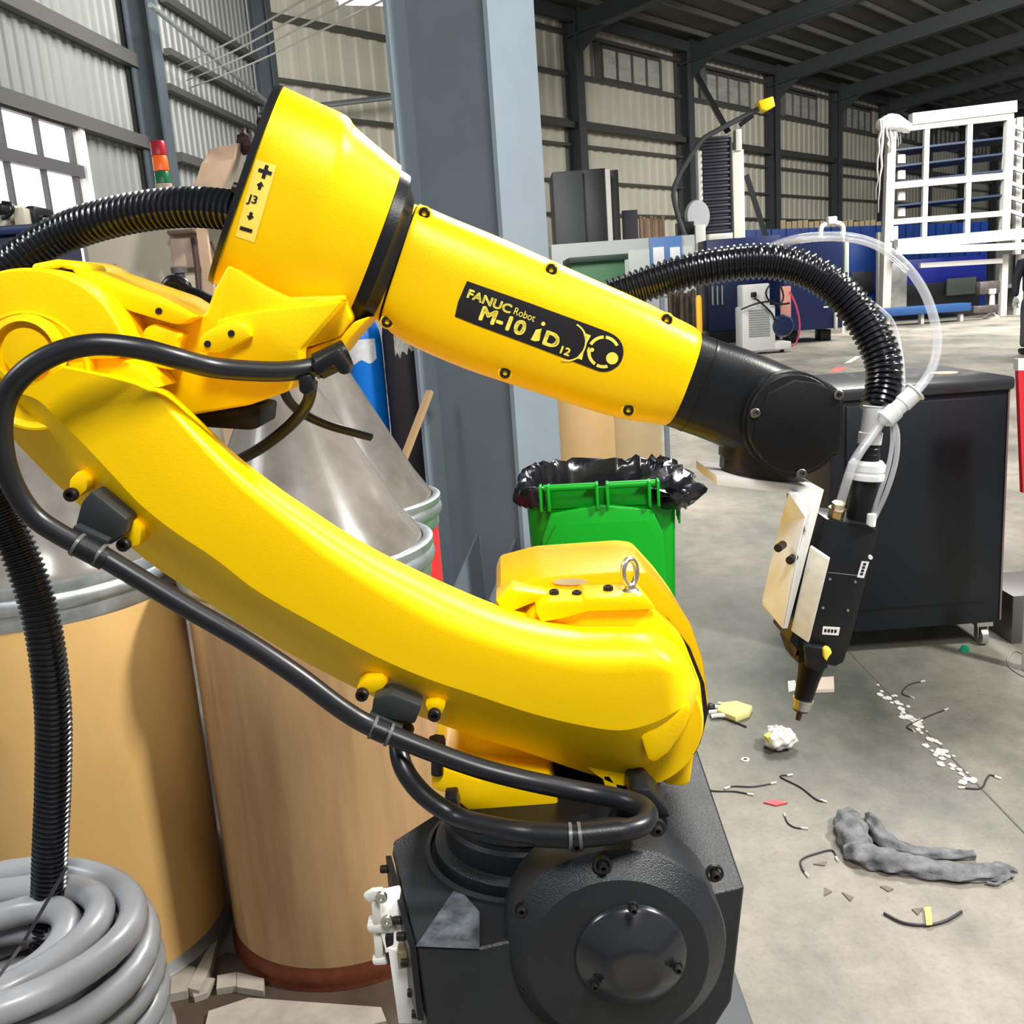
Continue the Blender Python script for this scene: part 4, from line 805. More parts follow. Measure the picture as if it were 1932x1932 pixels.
# ================================================================== GREEN BIN
Yb = 3.05
gl, gr_ = W(996, 960, Yb), W(1298, 960, Yb); bw = gr_.x-gl.x; bx = (gl.x+gr_.x)/2; zt3 = W(1150, 925, Yb).z
BN = thing('wheeled_bin', (bx, Yb+.25, 0), 'bright green wheeled plastic bin between the grey pillar and the robot', 'bin')
bd = .36; yr = math.radians(-6)
def BNp(u, v, z): # local bin coords: u across, v depth
    c, s_ = math.cos(yr), math.sin(yr); x = u; y = v; return Vector((bx+x*c-y*s_, Yb+.24+x*s_+y*c, z))
def ringb(w, d, z, n=48, e=6, y0=0):
    out = []
    for j in range(n):
        t = 2*PI*j/n; a = math.cos(t); b = math.sin(t)
        out.append(BNp(w/2*math.copysign(abs(a)**(2/e), a), y0+d/2*math.copysign(abs(b)**(2/e), b), z))
    return out
mb = MB(); mb.ringloft([ringb(bw*.86, bd*.74, .035), ringb(bw*.9, bd*.78, .06), ringb(bw*.97, bd*.97, zt3-.07), ringb(bw*1.0, bd*1.0, zt3-.065), ringb(bw*1.0, bd*1.0, zt3), ringb(bw*.95, bd*.93, zt3), ringb(bw*.9, bd*.9, zt3-.05), ringb(bw*.7, bd*.66, .08)], True); mb.build('body', GREEN, BN, 40)
# hanging lid in front (lid flipped open, facing the camera)
def lidp(u, v, off): return BNp(u*bw*.5, -bd*.5-.020-off-.03*(1-v), zt3-.05-(1-v)*(zt3-.22))
lw = .80
outl = [(-lw*.95, 0), (lw*.95, 0), (lw*.98, .5), (lw*.96, .82), (lw*.80, .96), (0, 1.0), (-lw*.80, .96), (-lw*.96, .82), (-lw*.98, .5)]
mb = MB(); mb.prism([lidp(u, v, 0) for u, v in outl], (0, -.018, 0), .006, 3); LID = mb.build('lid', GREEN, BN, 30)
mb = MB(); R1 = [(-lw*.86, .04), (lw*.86, .04), (lw*.86, .8), (lw*.7, .9), (-lw*.7, .9), (-lw*.86, .8)]
rim = [(u*1.0, v) for u, v in R1]; rin = [(u*.62, .05+(v-.04)*.72) for u, v in R1]; rin2 = [(u*.56, .07+(v-.04)*.68) for u, v in R1]
mb.ringloft([[lidp(u, v, .018) for u, v in rim], [lidp(u, v, .024) for u, v in rim], [lidp(u, v, .034) for u, v in rin], [lidp(u, v, .022) for u, v in rin2]], True); mb.build('lid_panel', GREEN, LID, 25)
for uu in (-.74, -.64, -.03, .10, .62, .73):
    mb = MB(); mb.box(BNp(uu*bw*.5, -bd*.5-.03, zt3-.02), (.010, .05, .085), yr, .003); mb.build('hinge_rib', GREEN, BN, 30)
for a, b in ((-.70, -.04), (.10, .70)):
    mb = MB(); mb.cyl(BNp(a*bw*.5, -bd*.5-.035, zt3+.012), BNp(b*bw*.5, -bd*.5-.035, zt3+.012), .012, 16); mb.build('handle_bar', GREEN, BN, 40)
for sx in (-1, 1):
    mb = MB(); mb.cyl(BNp(sx*bw*.36, -bd*.30, .06), BNp(sx*bw*.36+sx*.035, -bd*.30, .06), .06, 28); mb.build('wheel', RUB, BN, 40)
for k in range(3):
    mb = MB(); c = BNp(bw*.5+.001, -bd*.5+.05+k*.05, zt3-.10); mb.box(c, (.008, .014, .09), yr, .003); mb.build('side_rib', GREEN, BN, 30)
# bin bag folded over the rim
random.seed(3)
def bagring(w, d, z, amp, n=110, hl=0, ph=0):
    out = []
    for j in range(n):
        t = 2*PI*j/n; a = math.cos(t); b = math.sin(t); e = 5
        k = 1+amp*math.sin(j*.9+ph)*math.sin(j*.37+ph*2); zz = z+amp*.35*math.sin(j*1.31+ph*3)+hl*(max(0, b)*.015)
        out.append(BNp(w/2*k*math.copysign(abs(a)**(2/e), a), d/2*k*math.copysign(abs(b)**(2/e), b), zz))
    return out
mb = MB()
gap = .0
R_ = []
for (wf, df, z, am, ph) in ((1.03, 1.02, zt3-.055, .04, .4), (1.11, 1.05, zt3-.03, .06, 1.1), (1.10, 1.04, zt3+.0, .05, 2), (1.0, .98, zt3+.018, .035, 2.7), (.90, .9, zt3+.01, .04, 3.5), (.86, .86, zt3-.03, .05, 4.1), (.8, .8, zt3-.2, .05, 5)):
    rg_ = bagring(bw*wf, bd*df, z, am, 110, 1, ph)
    R_.append(rg_)
for r in R_:  # front part tucked down behind the hinge
    for j, p in enumerate(r):
        t = 2*PI*j/110; b = math.sin(t); a = math.cos(t)
        if b < -.25 and abs(a) < .93: p.z = min(p.z, zt3+.004); p.y = max(p.y, BNp(0, -bd*.47, 0).y+.012)
mb.ringloft(R_, False); tag(mb.build('bin_bag', BAG, None, 60), 'crumpled black bin bag lining the green bin, folded over its rim', 'bag')

BAGO = bpy.data.objects['bin_bag']; q_ = BNp(bw*.46, -bd*.30, zt3-.03)
random.seed(12); rings = []
for i in range(1, 13):
    th = PI*i/13; rings.append([q_+Vector((.10*math.sin(th)*math.cos(2*PI*j/26)*(1+.2*math.sin(5*j+i)), .13*math.cos(th)*(1+.1*math.sin(3*j)), .062*math.sin(th)*math.sin(2*PI*j/26)*(1+.25*math.sin(4*j+2*i)))) for j in range(26)])
mb = MB(); mb.ringloft(rings); mb.build('bag_fold', BAG, BAGO, 60)
# ================================================================== CARDBOARD TUBES behind the bin
Yk = 5.0
for (x, dy, w, m, lb) in ((1092, -.32, 140, 'kraft_a', 'orange-brown fibre drum right beside the grey pillar behind the green bin'), (1183, .15, 134, 'kraft_b', 'tan fibre drum behind the green bin, right of the orange-brown one')):
    c = W(x, 840, Yk+dy); r = (W(x+w/2, 840, Yk+dy)-c).length*.97
    t = thing('fibre_drum', (c.x, c.y, 0), lb, 'barrel', None); mb = MB(); hh = 1.0
    mb.lathe((c.x, c.y, 0), (0, 0, 1), [(r*.99, 0), (r, .03), (r, hh-.06), (r*.98, hh-.05)], 48); mb.build('shell', mat(m, (.62, .40, .18) if m == 'kraft_a' else (.52, .40, .22), .6, noise=.15, nscale=3), t, 40)
    mb = MB(); mb.lathe((c.x, c.y, 0), (0, 0, 1), [(r*1.0, hh-.06), (r*1.02, hh-.05), (r*1.02, hh-.01), (r*.95, hh), (0, hh-.01)], 48); mb.build('lid_band', GALV, t, 40)
c = W(1259, 840, 5.6); mb = MB(); mb.box((c.x, c.y, .70), (.026, .03, 1.4), 0, .002); tag(mb.build('steel_post', COLG, None, 0), 'thin grey post standing right of the tan drum', 'post')

# ================================================================== BLACK CABINET on castors (right)
q0 = G(1566, 1175, .10); q1 = G(1892, 1196, .10)
zc = W(1720, 706, q1.y).z
CABN = thing('equipment_cabinet', ((q0.x+q1.x)/2, q1.y+.3, 0), 'large black steel cabinet on castors at the right behind the laser head', 'cabinet')
yy = (q0.y+q1.y)/2; xl, xr = W(1566, 1000, yy).x, W(1896, 1000, yy).x; cdp = .55
zc = G(1720, 738, 0).z; zc = W(1720, 742, yy).z
mb = MB(); mb.box(((xl+xr)/2, yy+cdp/2, (zc+.10)/2), (xr-xl, cdp, zc-.10), 0, .006); mb.build('body', NAVYB, CABN, 30)
mb = MB(); mb.box(((xl+xr)/2, yy+cdp/2-.01, zc+.012), (xr-xl+.02, cdp+.02, .05), 0, .016); mb.build('top', mat('cabinet_top', (.018, .020, .024), .35, coat=.3), CABN, 30)
mb = MB(); mb.box(((xl+xr)/2-.005, yy-.004, (zc-.03+.19)/2), (xr-xl-.12, .012, zc-.03-.19), 0, .003); mb.build('door', NAVYB, CABN, 30)
mb = MB(); mb.box((xr-.006, yy-.001, (zc+.10)/2), (.006, .006, zc-.12), 0); mb.build('edge_trim', mat('scuffed_edge', (.16, .10, .10), .5), CABN, 0)
for (x, y_) in ((xl+.05, yy+.05), (xr-.05, yy+.05), (xl+.05, yy+cdp-.05), (xr-.05, yy+cdp-.05)):
    mb = MB(); mb.box((x, y_, .088), (.06, .06, .02)); mb.cyl((x-.012, y_-.005, .035), (x+.012, y_-.005, .035), .035, 20); mb.box((x-.018, y_, .06), (.004, .03, .06)); mb.box((x+.018, y_, .06), (.004, .03, .06)); mb.build('castor', STEEL, CABN, 30)
c = W(1382+410, 700, yy); cz = zc+.04
mb = MB(); mb.lathe((W(1792, 708, yy+.2).x, yy+.25, zc+.036), (0, 0, 1), [(.05, 0), (.05, .003), (0, .004)], 20); tag(mb.build('masking_patch', PLY, None), 'small tan scrap lying on top of the black cabinet', 'scrap')
# red and white board and grey box at the right edge
b0 = W(1926, 700, yy-.12); mb = MB(); mb.prism([W(1921, 700, yy-.25), W(1990, 700, yy-.25), W(1990, 930, yy-.25), W(1930, 930, yy-.25)], (0, .02, 0)); 
RB_ = thing('sign_board', W(1930, 940, yy-.25)*1, 'red board at the right edge beside the black cabinet', 'board'); RB_.location.z = 0
mb.build('panel', REDP, RB_, 0); mb = MB(); mb.prism([W(1921, 677, yy-.25), W(1990, 677, yy-.25), W(1990, 699, yy-.25), W(1921, 699, yy-.25)], (0, .03, 0)); mb.build('cap', WHT, RB_, 0)
mb = MB(); p = W(1960, 930, yy-.24); mb.box((p.x, p.y+.01, p.z/2), (.04, .03, p.z)); mb.build('post', WHT, RB_, 0)
g0 = G(1908, 1215, 0); mb = MB(); mb.prism([Vector((g0.x, g0.y, 0)), Vector((g0.x+.4, g0.y, 0)), Vector((g0.x+.4, g0.y+.3, 0)), Vector((g0.x, g0.y+.3, 0))], (0, 0, .19), .003); tag(mb.build('steel_box', mat('dull_box_steel', (.12, .115, .105), .5, .4), None, 25), 'low dull steel box on the floor at the right edge by the cabinet', 'box')

# ================================================================== GREY CABLE COIL, lower left
mb = MB(); cc_ = W(15, 2020, 1.0); r0c = .138
random.seed(11)
layers = [(.128, 0.0), (.098, .002), (.066, -.004), (.150, -.036), (.118, -.04)]
pts = []; nturn = 10; zc0 = W(150, 1835, .95).z
K = MB(); k = 0
seq = [(.074, -.012), (.110, .002), (.146, 0), (.158, -.034), (.122, -.040), (.086, -.044)]
for t_ in range(2, 11): seq += [(.156, -.038*t_), (.120, -.038*t_)] if t_*.04 < zc0-.03 else []
pp = []; N0 = 20
for i, (r_, dz) in enumerate(seq):
    for j in range(N0):
        a = 2*PI*j/N0+PI*1.0; w_ = .003*math.sin(2*a+i); nx = seq[min(i+1, len(seq)-1)]; f_ = max(0, (j/N0-.8)/.2)
        rr_ = r_+(nx[0]-r_)*f_+w_; zz = zc0+dz+(nx[1]-dz)*f_+.005*math.sin(2*a+i*1.7)
        pp.append(Vector((cc_.x+rr_*math.cos(a)*1.08, cc_.y+.02+rr_*math.sin(a), max(.02, zz))))
K.tube(pp, .0175, 12, 2)
COIL = thing('cable_coil', (cc_.x, cc_.y, 0), 'coil of thick light grey cable in the bottom left corner', 'cable'); K.build('cable', CABLE, COIL, 60)
for (x, y, x2, y2) in ((126, 1636, 42, 1782), (42, 1782, -8, 1850)):
    mb = MB(); mb.bar(W(x, y, .90), W(x2, y2, .87), .0035, .0012, up=(0, -1, 0)); mb.build('cable_tie', mat('black_tie', (.03, .025, .03), .3), COIL, 0)
mb = MB(); p = W(45, 1780, .866); mb.box(p, (.008, .005, .005), None, .001); mb.build('tie_lock', mat('black_tie', (.03, .025, .03), .3), COIL, 0)

# ================================================================== FLOOR THINGS
def flat(name, px, th, m, label, cat, group=None, z=.0006):
    mb = MB(); mb.gprism(px, z, z+th); o = mb.build(name, m, None, 0); return tag(o, label, cat, group)
flat('floor_board', [(295, 1870), (430, 1800), (560, 1835), (760, 1850), (790, 1990), (200, 1990)], .006, WOODB, 'dark brown sheet on the floor under the drums', 'board')
for px, th, lb in (([(290, 1880), (330, 1828), (372, 1840), (356, 1884), (320, 1892)], .02, 'broken grey wood piece beside the coil'), ([(356, 1880), (372, 1846), (398, 1800), (412, 1790), (400, 1840), (378, 1886)], .022, 'narrow grey wood piece between the two drums'),
        ([(362, 1872), (382, 1852), (407, 1856), (392, 1884), (368, 1892)], .014, 'small pale wood offcut between the drums'), ([(412, 1852), (448, 1846), (447, 1872), (410, 1878)], .016, 'square wood offcut left of the longer one'), ([(449, 1846), (500, 1858), (499, 1882), (448, 1874)], .016, 'longer wood offcut below the middle drum'),
        ([(395, 1915), (470, 1890), (720, 1908), (730, 1934), (500, 1990), (380, 1980)], .01, 'pale dirty wood strip at the bottom edge under the middle drum')):
    flat('wood_offcut', px, th, WOOD, lb, 'wood', z=.0075)
WIRE = mat('black_wire', (.03, .028, .035), .45); TIN = mat('tinned_end', (.7, .68, .62), .4, .5)
def wire(pl, r, label, ends=True, m=WIRE, name='wire_scrap', cat='wire', group='wire scraps on the floor'):
    P_ = [G(x, y, r+.0005) for x, y in pl]; t = thing(name, P_[0], label, cat, group); mb = MB(); mb.tube(P_, r, 8, 5); mb.build('wire', m, t, 60)
    if ends:
        for a, b in ((P_[0], P_[1]), (P_[-1], P_[-2])): d = (b-a).normalized(); mb = MB(); mb.cyl(a-d*.006, a+d*.012, r*1.5, 8); mb.build('crimp', TIN, t, 40)
    return t
wire([(1333, 1482), (1320, 1462), (1310, 1470), (1318, 1484), (1345, 1492), (1385, 1493), (1418, 1499)], .0022, 'long dark wire with a loop at its left end near the robot')
wire([(1370, 1487), (1385, 1483), (1420, 1484), (1461, 1477)], .0022, 'dark wire with silver ends, lying across the looped wire')
wire([(1492, 1462), (1472, 1465), (1510, 1485), (1540, 1508), (1556, 1512)], .0022, 'kinked dark wire above the red scrap')
wire([(1480, 1537), (1486, 1552), (1500, 1561), (1520, 1563)], .0020, 'short curved wire below the red scrap')
wire([(1580, 1622), (1570, 1604), (1540, 1610), (1512, 1622), (1514, 1640), (1524, 1652)], .0024, 'bent reddish wire left of the grey garment')
wire([(1742, 1285), (1715, 1292), (1702, 1308), (1722, 1316)], .0022, 'bent dark wire up by the floor joint')
wire([(1786, 1338), (1750, 1352), (1712, 1370), (1724, 1379)], .0022, 'straight dark wire across the floor joint')
wire([(1812, 1486), (1850, 1487), (1860, 1472), (1868, 1462), (1885, 1468)], .0024, 'dark wire with a black plug right of the floor joint')
wire([(1940, 1240), (1915, 1228), (1900, 1248), (1914, 1266), (1945, 1282)], .0024, 'grey wire loop at the right edge below the steel box', m=mat('grey_wire', (.3, .29, .27), .5), ends=False)
wire([(1340, 1352), (1372, 1357), (1408, 1371)], .003, 'dark wire under the yellow glove by the robot', ends=False)
t = wire([(1668, 1723), (1705, 1741), (1750, 1745), (1785, 1737), (1814, 1720)], .0036, 'curved black cable piece with a yellow tag on it', False, name='cable_scrap', cat='cable', group=None)
mb = MB(); mb.gprism([(1744, 1712), (1756, 1712), (1759, 1745), (1748, 1746)], .0078, .009); mb.build('yellow_tag', LEMON, t, 0)
mb = MB(); mb.gprism([(1440, 1515), (1460, 1510), (1486, 1516), (1464, 1521)], .001, .004); tag(mb.build('plastic_scrap', mat('red_scrap', (.6, .03, .05), .4), None, 0), 'small red plastic scrap on the floor', 'scrap')
for px, lb in (([(1556, 1675), (1570, 1683), (1555, 1691)], 'small dark triangle scrap pointing right, leftmost of the three in a row'), ([(1588, 1684), (1610, 1693), (1604, 1701)], 'small dark triangle scrap, second in the row below the garment'), ([(1720, 1716), (1742, 1714), (1731, 1727)], 'small dark triangle scrap just left of the yellow tag'),
        ([(1534, 1631), (1560, 1626), (1556, 1634)], 'small dark triangle scrap inside the bent reddish wire'), ([(1660, 1673), (1672, 1672), (1686, 1678), (1676, 1683)], 'small dark sliver just below the grey garment')):
    flat('metal_scrap', px, .002, mat('brown_scrap', (.13, .10, .08), .6), lb, 'scrap', 'triangular scraps on the floor')
mb = MB(); c = G(1406, 1434, 0); mb.lathe(c, (0, 0, 1), [(.006, 0), (.013, 0), (.013, .003), (.006, .003)], 24, cap=False); tag(mb.build('washer', WHT, None), 'white ring washer on the floor near the crumpled glove', 'washer')
mb = MB(); c = G(1820, 1228, 0); mb.lathe(c, (0, 0, 1), [(.017, 0), (.015, .014), (.008, .02), (0, .021)], 20); tag(mb.build('bottle_cap', mat('green_cap', (.0, .32, .16), .4), None), 'small green cap on the floor in front of the black cabinet', 'cap')
flat('wood_block', [(1540, 1284), (1573, 1282), (1574, 1306), (1536, 1307)], .012, mat('pinkish_wood', (.60, .50, .42), .7), 'pale wood block on the floor behind the nozzle', 'wood')
flat('paper_scrap', [(1486, 1286), (1500, 1284), (1504, 1302), (1488, 1306)], .002, mat('paper_grey', (.5, .52, .50), .7), 'pale grey paper scrap left of the nozzle', 'scrap')
def lump(name, c, size, m, label, cat, seed=1, n=28, k=14, squash=1, amp=.25):
    random.seed(seed); ph = [random.uniform(0, 6) for _ in range(8)]; rings = []
    for i in range(1, k):
        th = PI*i/k; rg = []
        for j in range(n):
            a = 2*PI*j/n; q = 1+amp*(math.sin(3*a+ph[0]+4*th)*math.sin(4*th+ph[1])+.6*math.sin(7*a+ph[2]-3*th)+.45*math.sin(11*a+ph[3]+6*th)*math.sin(5*th))
            rg.append(c+Vector((size[0]*math.sin(th)*math.cos(a)*q, size[1]*math.sin(th)*math.sin(a)*q, max(.001, size[2]+size[2]*math.cos(th)*q))))
        rings.append(rg)
    mb = MB(); mb.ringloft(rings); return tag(mb.build(name, m, None, 60), label, cat)
gc = G(1470, 1410, 0)
g = lump('crumpled_glove', gc, (.048, .05, .032), mat('white_cotton', (.62, .62, .58), .8, bump=1, bscale=160), 'crumpled white work glove on the floor', 'glove', 4, 40, 20, amp=.13)
mb = MB(); q = G(1448, 1400, .03); mb.lathe(q, (1, .3, .3), [(.020, 0), (.024, .012), (.022, .02), (.016, .02)], 20); t = mb.build('cuff', mat('yellow_cuff', (.75, .68, .12), .7), g, 40)
yc_ = mat('yellow_glove', (.66, .60, .22), .75, bump=1, bscale=120)
g = thing('work_glove', G(1385, 1350, 0), 'flattened yellow and white work glove right beside the robot', 'glove')
mb = MB(); mb.gprism([(1352, 1350), (1362, 1335), (1390, 1332), (1420, 1342), (1414, 1354), (1388, 1364), (1378, 1360)], .001, .022, .004); mb.build('palm', yc_, g, 40)
for k_, (x, y, x2, y2) in enumerate(((1340, 1334, 1372, 1338), (1338, 1344, 1368, 1344), (1342, 1352, 1370, 1350), (1356, 1328, 1382, 1336))):
    mb = MB(); mb.tube([G(x, y, .009), G((x+x2)/2, (y+y2)/2-1, .012), G(x2, y2, .010)], .008, 10, 4); mb.build('finger', mat('white_cotton', (.62, .62, .58), .8), g, 60)
lump('black_plug', G(1341, 1340, 0), (.016, .02, .012), BLK, 'small black plug on the floor at the robot housing edge', 'plug', 9, 16, 8, amp=.1)
# grey garment / sleeve
GM = mat('grey_cloth', (.21, .215, .23), .85, noise=.65, nscale=22, bump=1.2, bscale=220)
gt = thing('grey_garment', G(1740, 1640, 0), 'rumpled dark grey sleeve-like garment lying on the floor', 'garment')
def cloth(pl, name, wz, seed, n=26):
    random.seed(seed); P_ = spline([(*G(x, y, 0), w, h) for x, y, w, h in pl], 7); rings = []
    for i, q in enumerate(P_):
        p = Vector(q[:3]); a = Vector(P_[max(0, i-1)][:3]); b = Vector(P_[min(len(P_)-1, i+1)][:3]); d = (b-a).normalized(); s_ = Vector((-d.y, d.x, 0)); w, h = q[3], q[4]; rg = []
        for j in range(n):
            t = 2*PI*j/n; k = 1+.13*math.sin(5*t+i*.55+seed)+.10*math.sin(3*t-i*.9)
            rg.append(p+s_*(w*math.cos(t)*k)+Vector((0, 0, max(.0015, h*.75+h*math.sin(t)*k))))
        rings.append(rg)
    mb = MB(); mb.ringloft(rings); return mb.build(name, GM, gt, 60)
cloth([(1598, 1612, .022, .02), (1625, 1622, .038, .024), (1670, 1633, .040, .020), (1720, 1642, .036, .018), (1790, 1652, .034, .014), (1860, 1652, .032, .012), (1898, 1646, .028, .008), (1905, 1648, .012, .004)], 'sleeve', 1, 2)
cloth([(1602, 1536, .012, .012), (1600, 1555, .030, .024), (1606, 1580, .038, .028), (1618, 1608, .036, .024), (1640, 1622, .02, .016)], 'folded_end', 1, 5)
cloth([(1636, 1545, .006, .012), (1648, 1568, .018, .026), (1668, 1595, .022, .020), (1720, 1612, .02, .012), (1780, 1618, .018, .012), (1838, 1618, .014, .010)], 'fold', 1, 8)
mb = MB(); mb.tube([G(x, y, .006) for x, y in ((1862, 1665), (1882, 1668), (1892, 1655), (1886, 1640), (1896, 1634), (1905, 1650), (1912, 1655))], .004, 8, 4); mb.build('cuff_edge', GM, gt, 60)

# ================================================================== FAR MACHINES
def bx(name, x0, x1, yt, Y, dep, m, parent=None, z0=None, ybot=None, bev=.01, rz=0):
    xm = (x0+x1)/2; ym = 500
    a, b = W(x0, ym, Y).x, W(x1, ym, Y).x; zt = W(xm, yt, Y).z; zb = z0 if z0 is not None else (W(xm, ybot, Y).z if ybot else 0)
    mb = MB(); mb.box(((a+b)/2, Y+dep/2, (zt+zb)/2), (b-a, dep, zt-zb), rz, bev); return mb.build(name, m, parent, 25)
def T(name, x, Y, label, cat, group=None): p = W(x, 500, Y); return thing(name, (p.x, Y, 0), label, cat, group)
# grey machine with blue panel
Ym = 21.0
t = T('machine_tool', 1180, Ym, 'long pale grey machine with a blue panel behind the forearm', 'machine')
bx('body', 1042, 1312, 452, Ym, 1.0, GREYM, t); bx('side_panel', 1186, 1308, 468, Ym-.05, .06, mat('pale_machine_panel', (.55, .60, .55), .5), t, ybot=560)
bx('blue_panel', 1227, 1288, 446, Ym-.12, .08, mat('soft_blue_panel', (.10, .22, .50), .5), t, ybot=520)
for a, b in ((1233, 1254), (1265, 1284)): bx('notice', a, b, 466, Ym-.15, .03, WHP, t, ybot=500)
t = T('machine_hood', 1110, 22.5, 'tall black machine hood standing behind the grey machine', 'machine')
bx('hood', 1052, 1108, 322, 22.2, 1.4, mat('charcoal_panel', (.045, .05, .055), .5), t); bx('hood_side', 1106, 1150, 318, 22.4, 1.3, mat('black_panel', (.014, .014, .018), .45), t); bx('edge_strip', 1150, 1159, 318, 22.3, .2, WHT, t); bx('back_post', 1159, 1174, 320, 22.8, 1, mat('black_panel', (.014, .014, .018), .45), t)
t = bx('dark_board', 1178, 1207, 396, 23.8, .1, mat('dark_board', (.03, .03, .04), .5)); tag(t, 'dark upright board between the black hood and the brown planks', 'board')
t = T('plank_stack', 1230, 24.2, 'row of upright brown planks leaning at the far wall', 'planks')
for k in range(7): bx('plank', 1209+k*7, 1214.6+k*7, 407+(k % 3)*2, 24.2+.05*(k % 2), .08, mat('brown_plank', (.34, .22, .13), .7, noise=.3, nscale=3), t)
t = T('green_container', 1130, 18.6, 'dark green open-topped metal container above the forearm', 'container')
bx('body', 1078, 1179, 492, 18.6, 1.5, mat('dark_green_paint', (.03, .12, .05), .5), t); bx('rim', 1074, 1186, 482, 18.5, 1.7, mat('green_black_rim', (.015, .035, .025), .5), t, ybot=493)
t = T('rolled_mats', 1285, 19, 'dark brown bundle of hanging rolled strips behind the forearm', 'bundle')
for k in range(7): x = 1262+k*7.4; p = W(x, 500, 19+.12*(k % 3)); mb = MB(); zt = W(x, 545+4*((k*5) % 3), 19).z; mb.lathe((p.x, p.y, 0), (0, 0, 1), [(.05, 0), (.05, zt-.05), (.03, zt)], 10); mb.build('strip', mat('brown_strip', (.06, .038, .022), .6, noise=.5, nscale=6, col2=(.02, .014, .01)), t)
p = W(1319, 600, 18.4); mb = MB(); mb.lathe((p.x, p.y, 0), (0, 0, 1), [(.055, 0), (.055, W(1319, 562, 18.4).z), (.03, W(1319, 557, 18.4).z)], 14); tag(mb.build('safety_post', mat('safety_yellow', (.80, .42, .02), .5), None), 'yellow-orange post right of the brown bundle', 'post')
# boring mill column with bellows, boom and yellow block
t = T('boring_machine', 1370, 25, 'tall machine with a black ribbed bellows between white posts', 'machine')
bx('guide_post', 1322, 1330, 284, 25, .3, WHT, t); bx('column', 1386, 1407, 282, 25.0, .6, mat('ivory_paint', (.70, .68, .56), .5), t); bx('column_cap', 1393, 1404, 243, 24.95, .3, WHT, t, ybot=284)
for k in range(30):
    y0 = 256+k*6.1; bx('bellows_fold', 1331, 1383, y0+.4, 25-.04*(k % 2), .5, mat('black_bellows', (.03, .032, .045), .45), t, ybot=y0+6.1, bev=.02)
bx('bellows_edge', 1381, 1386, 258, 24.95, .4, mat('black_panel', (0, 0, 0), .5), t)
c = W(1312, 408, 24.6); mb = MB(); mb.lathe(c, (.6, -1, 0), [(.18, 0), (.36, 0), (.38, .05), (.36, .12), (.18, .12)], 32); mb.build('cable_reel', mat('reel_grey', (.40, .40, .42), .4, .3), t)
bx('motor', 1283, 1312, 418, 24.3, .5, BLK, t, ybot=450); bx('white_unit', 1314, 1333, 424, 24.2, .5, WHT, t, ybot=520); bx('skirt', 1340, 1384, 440, 24.4, .5, WHT, t, ybot=452)
Yq = 24
t2 = T('pendant_boom', 1440, Yq, 'thin dark pendant boom arm carrying a yellow block', 'boom')
mb = MB(); mb.tube([W(1290, 440, Yq), W(1277, 400, Yq), W(1273, 350, Yq), W(1318, 272, Yq), W(1350, 248, Yq), W(1400, 222, Yq), W(1436, 203, Yq)], .06, 10, 3); mb.build('boom_arm', DKSTEEL, t2)
mb = MB(); mb.bar(W(1396, 236, Yq), W(1420, 218, Yq), .10, .1); mb.bar(W(1313, 140, Yq+.3), W(1374, 250, Yq+.3), .12, .12); mb.build('brace', BLK, t2, 0)
mb = MB(); mb.prism([W(1431, 190, Yq-.2), W(1459, 181, Yq-.2), W(1463, 200, Yq-.2), W(1446, 209, Yq-.2), W(1436, 206, Yq-.2)], (0, .4, 0), .02); mb.build('yellow_block', mat('signal_yellow', (1, .70, .0), .45), t2, 25)
p = W(1290, 440, Yq); mb = MB(); mb.cyl((p.x, p.y, 0), (p.x, p.y, p.z), .08, 10); mb.build('boom_post', DKSTEEL, t2)
mb = MB(); mb.bar(W(1408, 330, 26.5), W(1446, 450, 26.5), .12, .12); q_ = W(1446, 450, 26.5); mb.bar(q_, Vector((q_.x+.3, q_.y, 0)), .12, .12); tag(mb.build('brace_pole', BLK, None, 0), 'slanting dark pole right of the ribbed bellows machine', 'pole')
# blue machines
t = T('blue_machine', 1400, 23, 'long dark navy blue machine behind the black hose arch', 'machine')
bx('body', 1334, 1472, 448, 23.2, 1.0, BLUD, t, z0=.3); bx('plinth', 1340, 1470, 590, 23.3, .8, BLK, t); 
for k in range(3): p = W(1345+k*9, 560, 23.1); mb = MB(); mb.cyl((p.x, p.y, W(1345, 577, 22.5).z), (p.x, p.y, W(1345, 540, 22.5).z), .03, 8); mb.build('hanging_hook', STEEL, t)
t = T('blue_cabin', 1545, 21.5, 'dark navy blue machine cabin right of the white chiller', 'machine')
bx('body', 1478, 1590, 450, 21.4, 1.6, BLUD, t, ybot=622); bx('frame_strip', 1594, 1602, 455, 21.4, .15, mat('pale_green_strip', (.62, .70, .60), .5), t, ybot=600); bx('frame_strip', 1576, 1581, 590, 21.3, .1, WHT, t, ybot=622)
for x in (1485, 1548): bx('foot', x, x+20, 622, 21.6, .4, BLK, t)
bx('label_plate', 1554, 1563, 578, 21.36, .03, WHP, t, ybot=581)
t = T('blue_panel_machine', 1635, 28.5, 'bright blue machine panel left of the white rack leg', 'machine')
bx('panel', 1603, 1664, 452, 28.5, .8, BLUB, t, z0=.4); bx('dark_window', 1606, 1650, 512, 28.42, .06, mat('black_panel', (0, 0, 0), .5), t, ybot=555); bx('base', 1606, 1664, 580, 28.5, .7, BLK, t)
t = T('blue_fence', 1700, 33, 'corrugated bright blue sheet fence in front of the far wall', 'fence')
x = 1345; k = 0
while x < 1860:
    w_ = 14; bx('sheet_panel', x, x+w_-1.2, 436-(x-1345)*.035, 33+.08*(k % 2), .05, BLUB, t, bev=0); x += w_; k += 1
t = T('plank_row', 1530, 34, 'row of tan timber boards behind the blue fence', 'planks')
